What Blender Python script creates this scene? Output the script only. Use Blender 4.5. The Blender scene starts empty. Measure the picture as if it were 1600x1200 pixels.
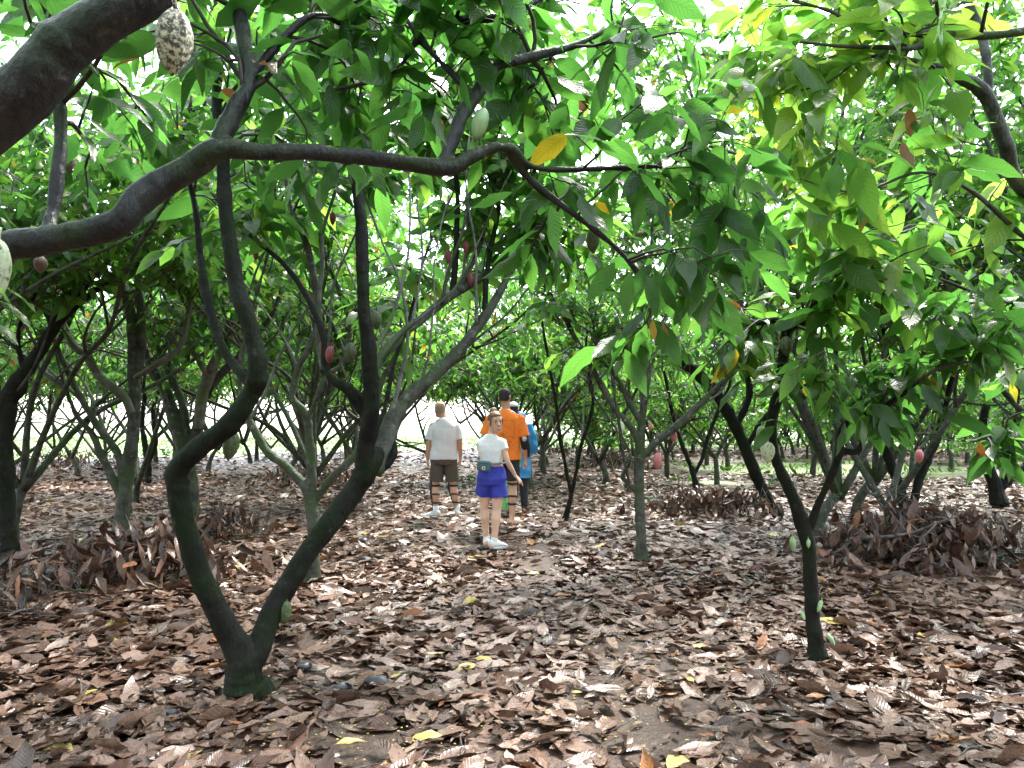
import bpy, bmesh, math, random
import numpy as np
from mathutils import Vector, Matrix, noise as mnoise

SC = bpy.context.scene
COL = SC.collection
R = math.radians

# ---------------------------------------------------------------- camera
W0, H0, FPX = 1600.0, 1200.0, 1208.0
CAM_H = 1.45
PITCH = math.atan(55.0 / FPX)
cam_d = bpy.data.cameras.new("camera")
cam = bpy.data.objects.new("camera", cam_d)
COL.objects.link(cam)
cam.location = (0, 0, CAM_H)
cam.rotation_euler = (R(90) + PITCH, 0, 0)
cam_d.sensor_width = 36.0
cam_d.lens = 36.0 * FPX / W0
cam_d.clip_start = 0.05
cam_d.clip_end = 2000.0
SC.camera = cam

# ---------------------------------------------------------------- sky, sun, exposure
SUN_EL, SUN_AZ = R(58), R(28)          # azimuth from +Y towards +X
world = bpy.data.worlds.new("World")
SC.world = world
world.use_nodes = True
wn, wl = world.node_tree.nodes, world.node_tree.links
wn.clear()
sky = wn.new("ShaderNodeTexSky")
sky.sky_type = 'NISHITA'
sky.sun_disc = False
sky.sun_elevation = SUN_EL
sky.sun_rotation = SUN_AZ
sky.air_density = 1.0
sky.dust_density = 1.5
hsv = wn.new("ShaderNodeHueSaturation")
hsv.inputs['Saturation'].default_value = 0.42     # white, overcast sky
bg = wn.new("ShaderNodeBackground")
bg.inputs['Strength'].default_value = 0.15
wo = wn.new("ShaderNodeOutputWorld")
wl.new(sky.outputs[0], hsv.inputs['Color'])
wl.new(hsv.outputs[0], bg.inputs['Color'])
wl.new(bg.outputs[0], wo.inputs['Surface'])

sun_d = bpy.data.lights.new("sun", 'SUN')
sun_d.energy = 1.5
sun_d.angle = R(18)
sun_d.color = (1.0, 0.95, 0.86)
sun = bpy.data.objects.new("sun", sun_d)
COL.objects.link(sun)
sdir = Vector((math.sin(SUN_AZ) * math.cos(SUN_EL), math.cos(SUN_AZ) * math.cos(SUN_EL), math.sin(SUN_EL)))
sun.rotation_euler = (-sdir).to_track_quat('-Z', 'Y').to_euler()

SC.view_settings.view_transform = 'Standard'
SC.view_settings.look = 'None'
SC.view_settings.gamma = 1.0
SC.view_settings.exposure = 3.1
cy = SC.cycles
cy.max_bounces = 9
cy.diffuse_bounces = 5
cy.glossy_bounces = 3
cy.transmission_bounces = 7
cy.transparent_max_bounces = 4
cy.caustics_reflective = False
cy.caustics_refractive = False
cy.sample_clamp_indirect = 8.0
cy.use_denoising = True

# ---------------------------------------------------------------- picture <-> place
def ray(px, py):
    x = (px - W0 / 2) / FPX
    v = (H0 / 2 - py) / FPX
    c, s = math.cos(PITCH), math.sin(PITCH)
    return Vector((x, c - v * s, s + v * c))

def P(px, py, Y):
    d = ray(px, py)
    k = Y / d.y
    return Vector((d.x * k, Y, CAM_H + d.z * k))

def G(px, py):
    d = ray(px, py)
    k = -CAM_H / d.z
    return Vector((d.x * k, d.y * k, 0.0))

def hgt(x, y):
    """gentle unevenness of the ground"""
    return (0.030 * np.sin(x * 0.9 + 1.3) * np.sin(y * 0.7 + 0.4)
            + 0.018 * np.sin(x * 2.1 + y * 1.3) + 0.012 * np.sin(y * 3.1 - x * 1.7 + 2.0))

def unit(v):
    v = np.asarray(v, float)
    return v / np.maximum(np.linalg.norm(v, axis=-1, keepdims=True), 1e-9)

# ---------------------------------------------------------------- object helpers
def tag(o, label=None, cat=None, group=None, kind=None):
    if label: o['label'] = label
    if cat: o['category'] = cat
    if group: o['group'] = group
    if kind: o['kind'] = kind
    return o

def empty(name, loc, rz=0.0):
    o = bpy.data.objects.new(name, None)
    o.empty_display_size = 0.2
    o.location = loc
    o.rotation_euler = (0, 0, rz)
    COL.objects.link(o)
    return o

def mesh_np(name, verts, quads=None, tris=None, smooth=True):
    verts = np.asarray(verts, np.float32)
    me = bpy.data.meshes.new(name)
    me.vertices.add(len(verts))
    me.vertices.foreach_set("co", verts.ravel())
    loops, starts = [], []
    n = 0
    if quads is not None and len(quads):
        q = np.asarray(quads, np.int32)
        loops.append(q.ravel()); starts.append(np.arange(len(q)) * 4 + n); n += q.size
    if tris is not None and len(tris):
        t = np.asarray(tris, np.int32)
        loops.append(t.ravel()); starts.append(np.arange(len(t)) * 3 + n); n += t.size
    lv = np.concatenate(loops).astype(np.int32)
    st = np.concatenate(starts).astype(np.int32)
    me.loops.add(len(lv))
    me.loops.foreach_set("vertex_index", lv)
    me.polygons.add(len(st))
    me.polygons.foreach_set("loop_start", st)
    if smooth:
        me.polygons.foreach_set("use_smooth", np.ones(len(st), bool))
    me.update(calc_edges=True)
    return me, lv

def add_obj(name, me, mat, parent=None):
    if mat is not None and len(me.materials) == 0:
        me.materials.append(mat)
    o = bpy.data.objects.new(name, me)
    COL.objects.link(o)
    if parent is not None:
        o.parent = parent
    return o

def crom(pts, sub):
    """Catmull-Rom through rows of any width"""
    pts = np.asarray(pts, float)
    if len(pts) < 3:
        t = np.linspace(0, 1, sub * (len(pts) - 1) + 1)
        return np.array([pts[0] * (1 - k) + pts[-1] * k for k in t])
    ext = np.vstack([2 * pts[0] - pts[1], pts, 2 * pts[-1] - pts[-2]])
    out = []
    for i in range(1, len(ext) - 2):
        p0, p1, p2, p3 = ext[i - 1:i + 3]
        for k in range(sub):
            t = k / sub
            out.append(0.5 * (2 * p1 + (p2 - p0) * t + (2 * p0 - 5 * p1 + 4 * p2 - p3) * t * t
                              + (3 * p1 - p0 - 3 * p2 + p3) * t ** 3))
    out.append(ext[-2])
    return np.array(out)

class Mesher:
    """collects tubes, lofts and balls into one mesh"""
    def __init__(s):
        s.v, s.q, s.t, s.n = [], [], [], 0
    def add(s, v, q=None, t=None):
        v = np.asarray(v, float)
        if q is not None and len(q): s.q.append(np.asarray(q) + s.n)
        if t is not None and len(t): s.t.append(np.asarray(t) + s.n)
        s.v.append(v); s.n += len(v)
    def rings(s, ring_list, cap=True):
        k = len(ring_list[0]); m = len(ring_list)
        v = np.vstack(ring_list)
        q = []
        for i in range(m - 1):
            a = i * k + np.arange(k); b = i * k + (np.arange(k) + 1) % k
            q.append(np.stack([a, b, b + k, a + k], 1))
        q = np.vstack(q)
        t = None
        if cap:
            v = np.vstack([v, ring_list[0].mean(0), ring_list[-1].mean(0)])
            a = np.arange(k); b = (a + 1) % k
            t = np.vstack([np.stack([b, a, np.full(k, m * k)], 1),
                           np.stack([a + (m - 1) * k, b + (m - 1) * k, np.full(k, m * k + 1)], 1)])
        s.add(v, q, t)
    def tube(s, pts, rad, n=8, knob=0.0, rng=None, flat=1.0):
        pts = np.asarray(pts, float); rad = np.asarray(rad, float)
        m = len(pts)
        tan = unit(np.gradient(pts, axis=0))
        ref = np.array([0, 0, 1.0]) if abs(tan[0][2]) < 0.9 else np.array([1.0, 0, 0])
        u = unit(np.cross(tan[0], ref))
        ang = np.arange(n) * 2 * math.pi / n
        rl = []
        for i in range(m):
            u = u - tan[i] * np.dot(u, tan[i]); u = u / max(np.linalg.norm(u), 1e-9)
            w = np.cross(tan[i], u)
            r = np.full(n, rad[i])
            if knob and rng is not None:
                r = r * (1 + knob * rng.standard_normal(n) * 0.6 + knob * rng.standard_normal())
            rl.append(pts[i] + np.outer(np.cos(ang) * r, u) + np.outer(np.sin(ang) * r * flat, w))
        s.rings(rl)
    def cap_tube(s, pts, rad, n=12, flat=1.0):
        """tube with rounded ends"""
        pts = np.asarray(pts, float); rad = list(rad)
        a = pts[0] - unit(pts[1] - pts[0]) * rad[0]; b = pts[-1] + unit(pts[-1] - pts[-2]) * rad[-1]
        a2 = pts[0] - unit(pts[1] - pts[0]) * rad[0] * .6; b2 = pts[-1] + unit(pts[-1] - pts[-2]) * rad[-1] * .6
        P_ = np.vstack([a, a2, pts, b2, b]); r_ = [rad[0] * .15, rad[0] * .8] + rad + [rad[-1] * .8, rad[-1] * .15]
        s.tube(P_, r_, n, flat=flat)
    def ball(s, c, r, n=14, m=9):
        r = np.broadcast_to(np.asarray(r, float), (3,))
        rl = []
        for i in range(m + 1):
            th = -math.pi / 2 + math.pi * (0.02 + 0.96 * i / m)
            a = np.arange(n) * 2 * math.pi / n
            rl.append(np.stack([c[0] + r[0] * math.cos(th) * np.cos(a), c[1] + r[1] * math.cos(th) * np.sin(a),
                                np.full(n, c[2] + r[2] * math.sin(th))], 1))
        s.rings(rl)
    def ellip(s, rows, n=24, power=2.0):
        """horizontal ellipses: rows of (cx, cy, cz, rx, ry)"""
        a = np.arange(n) * 2 * math.pi / n
        ca, sa = np.cos(a), np.sin(a)
        e = 2.0 / power
        ca = np.sign(ca) * np.abs(ca) ** e; sa = np.sign(sa) * np.abs(sa) ** e
        s.rings([np.stack([x + rx * ca, y + ry * sa, np.full(n, z)], 1) for x, y, z, rx, ry in rows])
    def box(s, c, h, rot=None):
        v = np.array([[x, y, z] for x in (-1, 1) for y in (-1, 1) for z in (-1, 1)], float) * np.asarray(h)
        if rot is not None: v = v @ np.asarray(rot).T
        q = [[0, 1, 3, 2], [4, 6, 7, 5], [0, 4, 5, 1], [2, 3, 7, 6], [0, 2, 6, 4], [1, 5, 7, 3]]
        s.add(v + np.asarray(c), q)
    def xf(s, M, since=0):
        """transform everything added from chunk index since"""
        M = np.asarray(M)
        for i in range(since, len(s.v)):
            s.v[i] = s.v[i] @ M[:3, :3].T + M[:3, 3]
    def mesh(s, name, smooth=True):
        return mesh_np(name, np.vstack(s.v), np.vstack(s.q) if s.q else None, np.vstack(s.t) if s.t else None, smooth)[0]
    def build(s, name, mat, parent=None, smooth=True):
        return add_obj(name, s.mesh(name, smooth), mat, parent)

def remeshed(name, M, voxel, smooth, mat, parent=None, wrinkle=0.0, wscale=18.0, seed=0):
    """one continuous surface over everything collected in M"""
    tmp = bpy.data.objects.new("tmp", M.mesh("tmp"))
    COL.objects.link(tmp)
    rm = tmp.modifiers.new("r", 'REMESH'); rm.mode = 'VOXEL'; rm.voxel_size = voxel; rm.use_smooth_shade = True
    sm = tmp.modifiers.new("s", 'SMOOTH'); sm.factor = .5; sm.iterations = smooth
    dg = bpy.context.evaluated_depsgraph_get()
    me = bpy.data.meshes.new_from_object(tmp.evaluated_get(dg))
    bpy.data.objects.remove(tmp)
    me.name = name
    me.materials.clear()
    if wrinkle:
        off = Vector((seed * 3.1, seed * 1.7, 0))
        nrm = [v.normal.copy() for v in me.vertices]
        for v, n_ in zip(me.vertices, nrm):
            q = v.co + off
            k = mnoise.noise(Vector((q.x * wscale, q.y * wscale, q.z * wscale * .45))) + .6 * mnoise.noise(Vector((q.x * wscale * .5 + q.z * 9, q.y * wscale * .6, q.z * wscale * .8)))
            v.co += n_ * k * wrinkle
    for p in me.polygons: p.use_smooth = True
    return add_obj(name, me, mat, parent)

# ---------------------------------------------------------------- leaves (many at once)
def leaf_rows():
    return []

def leaf_mesh(name, rows, st=6, ragged=0.0, seed=0, slim=1.0):
    """rows: px py pz  dx dy dz  nx ny nz  length width droop fold tint"""
    a = np.asarray(rows, float)
    N = len(a)
    rng = np.random.default_rng(seed + 7)
    p, d, n = a[:, 0:3], unit(a[:, 3:6]), a[:, 6:9]
    L, Wd, dr, fo, tint = a[:, 9], a[:, 10], a[:, 11], a[:, 12], a[:, 13]
    sd = unit(np.cross(d, n)); n = unit(np.cross(sd, d))
    v = np.linspace(0, 1, st)
    prof = np.sin(math.pi * v ** 0.92) ** 0.82 * (1.04 - 0.16 * v)
    prof[0] = 0.03; prof[-1] = 0.015
    if st >= 6: prof[-2] *= 0.84
    ph = rng.uniform(0, 6.28, (N, 1)); fr = rng.uniform(1.2, 2.6, (N, 1))
    side_bend = rng.normal(0, 0.07, (N, 1))
    V = np.zeros((N, st, 3, 3))
    vv = v[None, :]
    ax = (p[:, None, :] + d[:, None, :] * (L[:, None] * (vv - 0.22 * np.abs(dr)[:, None] * vv ** 2))[..., None]
          - n[:, None, :] * (L[:, None] * dr[:, None] * vv ** 2)[..., None]
          + sd[:, None, :] * (L[:, None] * side_bend * vv ** 2)[..., None])
    for j, s_ in enumerate((-1, 0, 1)):
        if s_ == 0:
            V[:, :, 1] = ax
            continue
        w = 0.5 * Wd[:, None] * prof[None, :]
        if ragged:
            w = w * (1 + ragged * rng.standard_normal((N, st)))
        wave = 0.16 * np.sin(6.28 * fr * vv + ph + (1.7 if s_ > 0 else 0)) + fo[:, None]
        twist = rng.normal(0, 0.12, (N, 1)) * s_ * vv
        V[:, :, j] = ax + sd[:, None, :] * (s_ * w * (1 - 0.35 * np.abs(fo)[:, None]))[..., None] \
            + n[:, None, :] * (w * (wave + twist))[..., None]
    idx = np.arange(N)[:, None, None] * (st * 3) + np.arange(st - 1)[None, :, None] * 3 + np.arange(2)[None, None, :]
    q = np.stack([idx, idx + 1, idx + 4, idx + 3], -1).reshape(-1, 4)
    me, lv = mesh_np(name, V.reshape(-1, 3), q)
    uv = np.zeros((N, st, 3, 2), np.float32)
    uv[..., 0] = np.array([0.0, 0.5, 1.0])[None, None, :]
    uv[..., 1] = v[None, :, None]
    uv = uv.reshape(-1, 2)
    lay = me.uv_layers.new(name="UVMap")
    lay.data.foreach_set("uv", uv[lv].ravel())
    at = me.attributes.new("tint", 'FLOAT', 'POINT')
    at.data.foreach_set("value", np.repeat(tint, st * 3).astype(np.float32))
    return me
# ---------------------------------------------------------------- materials
def new_mat(name):
    m = bpy.data.materials.new(name)
    m.use_nodes = True
    nt = m.node_tree
    nt.nodes.clear()
    out = nt.nodes.new("ShaderNodeOutputMaterial")
    return m, nt, nt.nodes, nt.links, out

def ramp(nodes, stops, interp='LINEAR'):
    r = nodes.new("ShaderNodeValToRGB")
    r.color_ramp.interpolation = interp
    el = r.color_ramp.elements
    while len(el) < len(stops): el.new(0.5)
    for e, (p, c) in zip(el, stops):
        e.position = p
        e.color = (*c, 1) if len(c) == 3 else c
    return r

def mth(nodes, links, op, a, b=None, c=None):
    m = nodes.new("ShaderNodeMath"); m.operation = op
    for i, x in enumerate((a, b, c)):
        if x is None: continue
        if isinstance(x, (int, float)): m.inputs[i].default_value = x
        else: links.new(x, m.inputs[i])
    return m.outputs[0]

def veins(nodes, links):
    """mid rib and side ribs from the leaf's own coordinates: 0..1, 1 on a rib"""
    uv = nodes.new("ShaderNodeUVMap")
    sp = nodes.new("ShaderNodeSeparateXYZ"); links.new(uv.outputs[0], sp.inputs[0])
    au = mth(nodes, links, 'ABSOLUTE', mth(nodes, links, 'SUBTRACT', sp.outputs[0], 0.5))
    ph = mth(nodes, links, 'SUBTRACT', mth(nodes, links, 'MULTIPLY', sp.outputs[1], 11.0), mth(nodes, links, 'MULTIPLY', au, 4.5))
    tri = mth(nodes, links, 'PINGPONG', ph, 0.5)                       # 0 on ribs, .5 between
    rib = nodes.new("ShaderNodeMapRange"); links.new(tri, rib.inputs[0])
    rib.inputs[1].default_value = 0.0; rib.inputs[2].default_value = 0.13
    rib.inputs[3].default_value = 1.0; rib.inputs[4].default_value = 0.0
    mid = nodes.new("ShaderNodeMapRange"); links.new(au, mid.inputs[0])
    mid.inputs[1].default_value = 0.012; mid.inputs[2].default_value = 0.045
    mid.inputs[3].default_value = 1.0; mid.inputs[4].default_value = 0.0
    return mth(nodes, links, 'MAXIMUM', rib.outputs[0], mid.outputs[0]), tri

def mat_leaf():
    m, nt, N, L, out = new_mat("cacao leaf")
    at = N.new("ShaderNodeAttribute"); at.attribute_name = "tint"
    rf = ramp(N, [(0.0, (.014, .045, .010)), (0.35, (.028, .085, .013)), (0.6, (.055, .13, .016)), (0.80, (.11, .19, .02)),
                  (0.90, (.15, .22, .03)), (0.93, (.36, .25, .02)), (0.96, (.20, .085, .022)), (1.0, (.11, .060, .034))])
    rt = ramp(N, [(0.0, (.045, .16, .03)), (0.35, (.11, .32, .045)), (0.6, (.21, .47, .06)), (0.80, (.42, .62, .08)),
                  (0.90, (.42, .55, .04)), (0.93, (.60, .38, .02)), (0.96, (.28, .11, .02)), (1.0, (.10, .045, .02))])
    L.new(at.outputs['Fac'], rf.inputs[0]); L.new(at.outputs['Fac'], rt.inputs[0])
    v, tri = veins(N, L)
    tc = N.new("ShaderNodeTexCoord")
    nz = N.new("ShaderNodeTexNoise"); nz.inputs['Scale'].default_value = 22; nz.inputs['Detail'].default_value = 3
    L.new(tc.outputs['Object'], nz.inputs['Vector'])
    hs = N.new("ShaderNodeHueSaturation")
    L.new(rf.outputs[0], hs.inputs['Color'])
    L.new(mth(N, L, 'ADD', mth(N, L, 'MULTIPLY', nz.outputs[0], 0.7), 0.65), hs.inputs['Value'])
    mx = N.new("ShaderNodeMix"); mx.data_type = 'RGBA'
    L.new(mth(N, L, 'MULTIPLY', v, 0.35), mx.inputs[0]); L.new(hs.outputs[0], mx.inputs[6]); mx.inputs[7].default_value = (.16, .22, .06, 1)
    mt = N.new("ShaderNodeMix"); mt.data_type = 'RGBA'; mt.blend_type = 'MULTIPLY'
    L.new(mth(N, L, 'MULTIPLY', v, 0.45), mt.inputs[0]); L.new(rt.outputs[0], mt.inputs[6]); mt.inputs[7].default_value = (.45, .5, .4, 1)
    bp = N.new("ShaderNodeBump"); bp.inputs['Strength'].default_value = 0.32; bp.inputs['Distance'].default_value = 0.005
    L.new(tri, bp.inputs['Height'])
    pr = N.new("ShaderNodeBsdfPrincipled")
    pr.inputs['Roughness'].default_value = 0.24
    pr.inputs['Specular IOR Level'].default_value = 0.5
    L.new(mx.outputs[2], pr.inputs['Base Color']); L.new(bp.outputs[0], pr.inputs['Normal'])
    tr = N.new("ShaderNodeBsdfTranslucent"); L.new(mt.outputs[2], tr.inputs['Color']); L.new(bp.outputs[0], tr.inputs['Normal'])
    ms = N.new("ShaderNodeMixShader"); ms.inputs[0].default_value = 0.58
    L.new(pr.outputs[0], ms.inputs[1]); L.new(tr.outputs[0], ms.inputs[2]); L.new(ms.outputs[0], out.inputs[0])
    return m

def mat_litter():
    m, nt, N, L, out = new_mat("dead leaf")
    at = N.new("ShaderNodeAttribute"); at.attribute_name = "tint"
    rf = ramp(N, [(0.0, (.024, .013, .009)), (0.2, (.060, .030, .019)), (0.42, (.120, .063, .041)), (0.62, (.19, .110, .077)),
                  (0.78, (.26, .168, .125)), (0.88, (.33, .245, .20)), (0.93, (.26, .095, .035)), (0.965, (.34, .15, .05)), (0.985, (.42, .32, .06)), (1.0, (.50, .40, .15))])
    L.new(at.outputs['Fac'], rf.inputs[0])
    v, tri = veins(N, L)
    tc = N.new("ShaderNodeTexCoord")
    nz = N.new("ShaderNodeTexNoise"); nz.inputs['Scale'].default_value = 28; nz.inputs['Detail'].default_value = 5; nz.inputs['Roughness'].default_value = 0.65
    L.new(tc.outputs['Object'], nz.inputs['Vector'])
    hs = N.new("ShaderNodeHueSaturation"); L.new(rf.outputs[0], hs.inputs['Color'])
    L.new(mth(N, L, 'ADD', mth(N, L, 'MULTIPLY', nz.outputs[0], 1.3), 0.35), hs.inputs['Value'])
    mx = N.new("ShaderNodeMix"); mx.data_type = 'RGBA'; mx.blend_type = 'MULTIPLY'
    L.new(mth(N, L, 'MULTIPLY', v, 0.28), mx.inputs[0]); L.new(hs.outputs[0], mx.inputs[6]); mx.inputs[7].default_value = (.5, .42, .36, 1)
    bp = N.new("ShaderNodeBump"); bp.inputs['Strength'].default_value = 0.35; bp.inputs['Distance'].default_value = 0.006
    L.new(mth(N, L, 'ADD', tri, mth(N, L, 'MULTIPLY', nz.outputs[0], 0.8)), bp.inputs['Height'])
    pr = N.new("ShaderNodeBsdfPrincipled")
    rr = N.new("ShaderNodeMapRange"); L.new(nz.outputs[0], rr.inputs[0])
    rr.inputs[1].default_value = .35; rr.inputs[2].default_value = .65; rr.inputs[3].default_value = .17; rr.inputs[4].default_value = .42
    L.new(rr.outputs[0], pr.inputs['Roughness'])
    pr.inputs['Specular IOR Level'].default_value = 0.5
    L.new(mx.outputs[2], pr.inputs['Base Color']); L.new(bp.outputs[0], pr.inputs['Normal'])
    tr = N.new("ShaderNodeBsdfTranslucent"); L.new(mx.outputs[2], tr.inputs['Color'])
    ms = N.new("ShaderNodeMixShader"); ms.inputs[0].default_value = 0.10
    L.new(pr.outputs[0], ms.inputs[1]); L.new(tr.outputs[0], ms.inputs[2]); L.new(ms.outputs[0], out.inputs[0])
    return m

def mat_bark(name, dark, light, moss, lichen=0.06, rough=.6, spec=.2):
    m, nt, N, L, out = new_mat(name)
    tc = N.new("ShaderNodeTexCoord")
    n1 = N.new("ShaderNodeTexNoise"); n1.inputs['Scale'].default_value = 9; n1.inputs['Detail'].default_value = 6; n1.inputs['Roughness'].default_value = .7
    L.new(tc.outputs['Object'], n1.inputs['Vector'])
    r1 = ramp(N, [(0.35, dark), (0.65, light)]); L.new(n1.outputs[0], r1.inputs[0])
    n2 = N.new("ShaderNodeTexNoise"); n2.inputs['Scale'].default_value = 3.2; n2.inputs['Detail'].default_value = 5
    L.new(tc.outputs['Object'], n2.inputs['Vector'])
    gm = N.new("ShaderNodeNewGeometry"); sx = N.new("ShaderNodeSeparateXYZ"); L.new(gm.outputs['Normal'], sx.inputs[0])
    mm = mth(N, L, 'ADD', n2.outputs[0], mth(N, L, 'MULTIPLY', sx.outputs[2], 0.10))
    rm = ramp(N, [(0.47, (0, 0, 0)), (0.62, (1, 1, 1))]); L.new(mm, rm.inputs[0])
    mx = N.new("ShaderNodeMix"); mx.data_type = 'RGBA'
    L.new(rm.outputs[0], mx.inputs[0]); L.new(r1.outputs[0], mx.inputs[6]); mx.inputs[7].default_value = (*moss, 1)
    n3 = N.new("ShaderNodeTexNoise"); n3.inputs['Scale'].default_value = 15; n3.inputs['Detail'].default_value = 8; n3.inputs['Roughness'].default_value = .75
    L.new(tc.outputs['Object'], n3.inputs['Vector'])
    rl = ramp(N, [(0.58, (0, 0, 0)), (0.72, (1, 1, 1))]); L.new(n3.outputs[0], rl.inputs[0])
    m2 = N.new("ShaderNodeMix"); m2.data_type = 'RGBA'
    L.new(mth(N, L, 'MULTIPLY', rl.outputs[0], lichen * 6), m2.inputs[0]); L.new(mx.outputs[2], m2.inputs[6]); m2.inputs[7].default_value = (.30, .33, .28, 1)
    n4 = N.new("ShaderNodeTexNoise"); n4.inputs['Scale'].default_value = 55; n4.inputs['Detail'].default_value = 5
    mp = N.new("ShaderNodeMapping"); mp.inputs['Scale'].default_value = (1, 1, 0.35)
    L.new(tc.outputs['Object'], mp.inputs[0]); L.new(mp.outputs[0], n4.inputs['Vector'])
    bp = N.new("ShaderNodeBump"); bp.inputs['Strength'].default_value = 0.8; bp.inputs['Distance'].default_value = 0.012
    L.new(mth(N, L, 'ADD', n4.outputs[0], mth(N, L, 'MULTIPLY', n1.outputs[0], 1.2)), bp.inputs['Height'])
    pr = N.new("ShaderNodeBsdfPrincipled"); pr.inputs['Roughness'].default_value = rough
    pr.inputs['Specular IOR Level'].default_value = spec
    L.new(m2.outputs[2], pr.inputs['Base Color']); L.new(bp.outputs[0], pr.inputs['Normal']); L.new(pr.outputs[0], out.inputs[0])
    return m

def mat_simple(name, col, rough=0.6, var=0.25, scale=12.0, bump=0.3, spec=0.5, trans=0.0, dist=0.004, col2=None):
    m, nt, N, L, out = new_mat(name)
    tc = N.new("ShaderNodeTexCoord")
    n1 = N.new("ShaderNodeTexNoise"); n1.inputs['Scale'].default_value = scale; n1.inputs['Detail'].default_value = 4
    L.new(tc.outputs['Object'], n1.inputs['Vector'])
    c2 = col2 if col2 else tuple(min(1, c * (1 + var)) for c in col)
    c1 = col if col2 else tuple(c * (1 - var) for c in col)
    r1 = ramp(N, [(0.36, c1), (0.64, c2)]); L.new(n1.outputs[0], r1.inputs[0])
    pr = N.new("ShaderNodeBsdfPrincipled"); pr.inputs['Roughness'].default_value = rough; pr.inputs['Specular IOR Level'].default_value = spec
    L.new(r1.outputs[0], pr.inputs['Base Color'])
    if bump:
        bp = N.new("ShaderNodeBump"); bp.inputs['Strength'].default_value = bump; bp.inputs['Distance'].default_value = dist
        L.new(n1.outputs[0], bp.inputs['Height']); L.new(bp.outputs[0], pr.inputs['Normal'])
    if trans:
        tr = N.new("ShaderNodeBsdfTranslucent"); L.new(r1.outputs[0], tr.inputs['Color'])
        ms = N.new("ShaderNodeMixShader"); ms.inputs[0].default_value = trans
        L.new(pr.outputs[0], ms.inputs[1]); L.new(tr.outputs[0], ms.inputs[2]); L.new(ms.outputs[0], out.inputs[0])
    else:
        L.new(pr.outputs[0], out.inputs[0])
    return m

def mat_speckled(name, base, spot, scale=70, thr=0.5, soft=0.05, rough=0.6):
    m, nt, N, L, out = new_mat(name)
    tc = N.new("ShaderNodeTexCoord")
    n1 = N.new("ShaderNodeTexNoise"); n1.inputs['Scale'].default_value = scale; n1.inputs['Detail'].default_value = 6; n1.inputs['Roughness'].default_value = .7
    L.new(tc.outputs['Object'], n1.inputs['Vector'])
    r1 = ramp(N, [(thr - soft, spot), (thr + soft, base)]); L.new(n1.outputs[0], r1.inputs[0])
    pr = N.new("ShaderNodeBsdfPrincipled"); pr.inputs['Roughness'].default_value = rough
    bp = N.new("ShaderNodeBump"); bp.inputs['Strength'].default_value = .5; bp.inputs['Distance'].default_value = .004
    L.new(n1.outputs[0], bp.inputs['Height']); L.new(bp.outputs[0], pr.inputs['Normal'])
    L.new(r1.outputs[0], pr.inputs['Base Color']); L.new(pr.outputs[0], out.inputs[0])
    return m

def mat_ground():
    m, nt, N, L, out = new_mat("plantation soil")
    tc = N.new("ShaderNodeTexCoord")
    n1 = N.new("ShaderNodeTexNoise"); n1.inputs['Scale'].default_value = 2.2; n1.inputs['Detail'].default_value = 8; n1.inputs['Roughness'].default_value = .7
    L.new(tc.outputs['Object'], n1.inputs['Vector'])
    r1 = ramp(N, [(0.3, (.026, .013, .008)), (0.5, (.060, .031, .019)), (0.72, (.10, .055, .034))]); L.new(n1.outputs[0], r1.inputs[0])
    n2 = N.new("ShaderNodeTexNoise"); n2.inputs['Scale'].default_value = 38; n2.inputs['Detail'].default_value = 6
    L.new(tc.outputs['Object'], n2.inputs['Vector'])
    # the open grass beyond the last row of trees
    at = N.new("ShaderNodeAttribute"); at.attribute_name = "open"
    n3 = N.new("ShaderNodeTexNoise"); n3.inputs['Scale'].default_value = 0.9; n3.inputs['Detail'].default_value = 6
    L.new(tc.outputs['Object'], n3.inputs['Vector'])
    rg = ramp(N, [(0.3, (.16, .22, .07)), (0.7, (.30, .34, .16))]); L.new(n3.outputs[0], rg.inputs[0])
    msk = mth(N, L, 'ADD', at.outputs['Fac'], mth(N, L, 'MULTIPLY', mth(N, L, 'SUBTRACT', n3.outputs[0], 0.5), 0.9))
    rk = ramp(N, [(0.42, (0, 0, 0)), (0.58, (1, 1, 1))]); L.new(msk, rk.inputs[0])
    mx = N.new("ShaderNodeMix"); mx.data_type = 'RGBA'
    L.new(rk.outputs[0], mx.inputs[0]); L.new(r1.outputs[0], mx.inputs[6]); L.new(rg.outputs[0], mx.inputs[7])
    bp = N.new("ShaderNodeBump"); bp.inputs['Strength'].default_value = 0.9; bp.inputs['Distance'].default_value = 0.02
    L.new(mth(N, L, 'ADD', n2.outputs[0], n1.outputs[0]), bp.inputs['Height'])
    pr = N.new("ShaderNodeBsdfPrincipled"); pr.inputs['Roughness'].default_value = 0.55
    L.new(mx.outputs[2], pr.inputs['Base Color']); L.new(bp.outputs[0], pr.inputs['Normal']); L.new(pr.outputs[0], out.inputs[0])
    return m

M_LEAF = mat_leaf()
M_LITTER = mat_litter()
M_BARK = mat_bark("wet dark bark", (.0035, .0038, .003), (.016, .0165, .012), (.007, .013, .0035), 0.02, .7, .14)
M_BARKL = mat_bark("smooth grey bark", (.007, .007, .0075), (.034, .034, .034), (.016, .028, .008), 0.04, .45, .3)
M_BARKG = mat_bark("grey mossy bark", (.015, .016, .012), (.088, .092, .074), (.036, .060, .020), 0.12, .6, .2)
M_BARKP = mat_bark("pale lit lichened bark", (.05, .05, .046), (.19, .19, .175), (.08, .11, .05), 0.12, .55, .3)  # lichen, plus the brightness of lit branches put into the colour
M_TWIG = mat_simple("twig bark", (.035, .030, .022), 0.7, 0.4, 30, 0.4)
M_DEADWOOD = mat_simple("dead branch", (.10, .085, .075), 0.8, 0.5, 25, 0.6)
M_GROUND = mat_ground()
M_STONE = mat_simple("wet dark stone", (.035, .038, .044), 0.35, 0.4, 18, 0.4)
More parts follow.
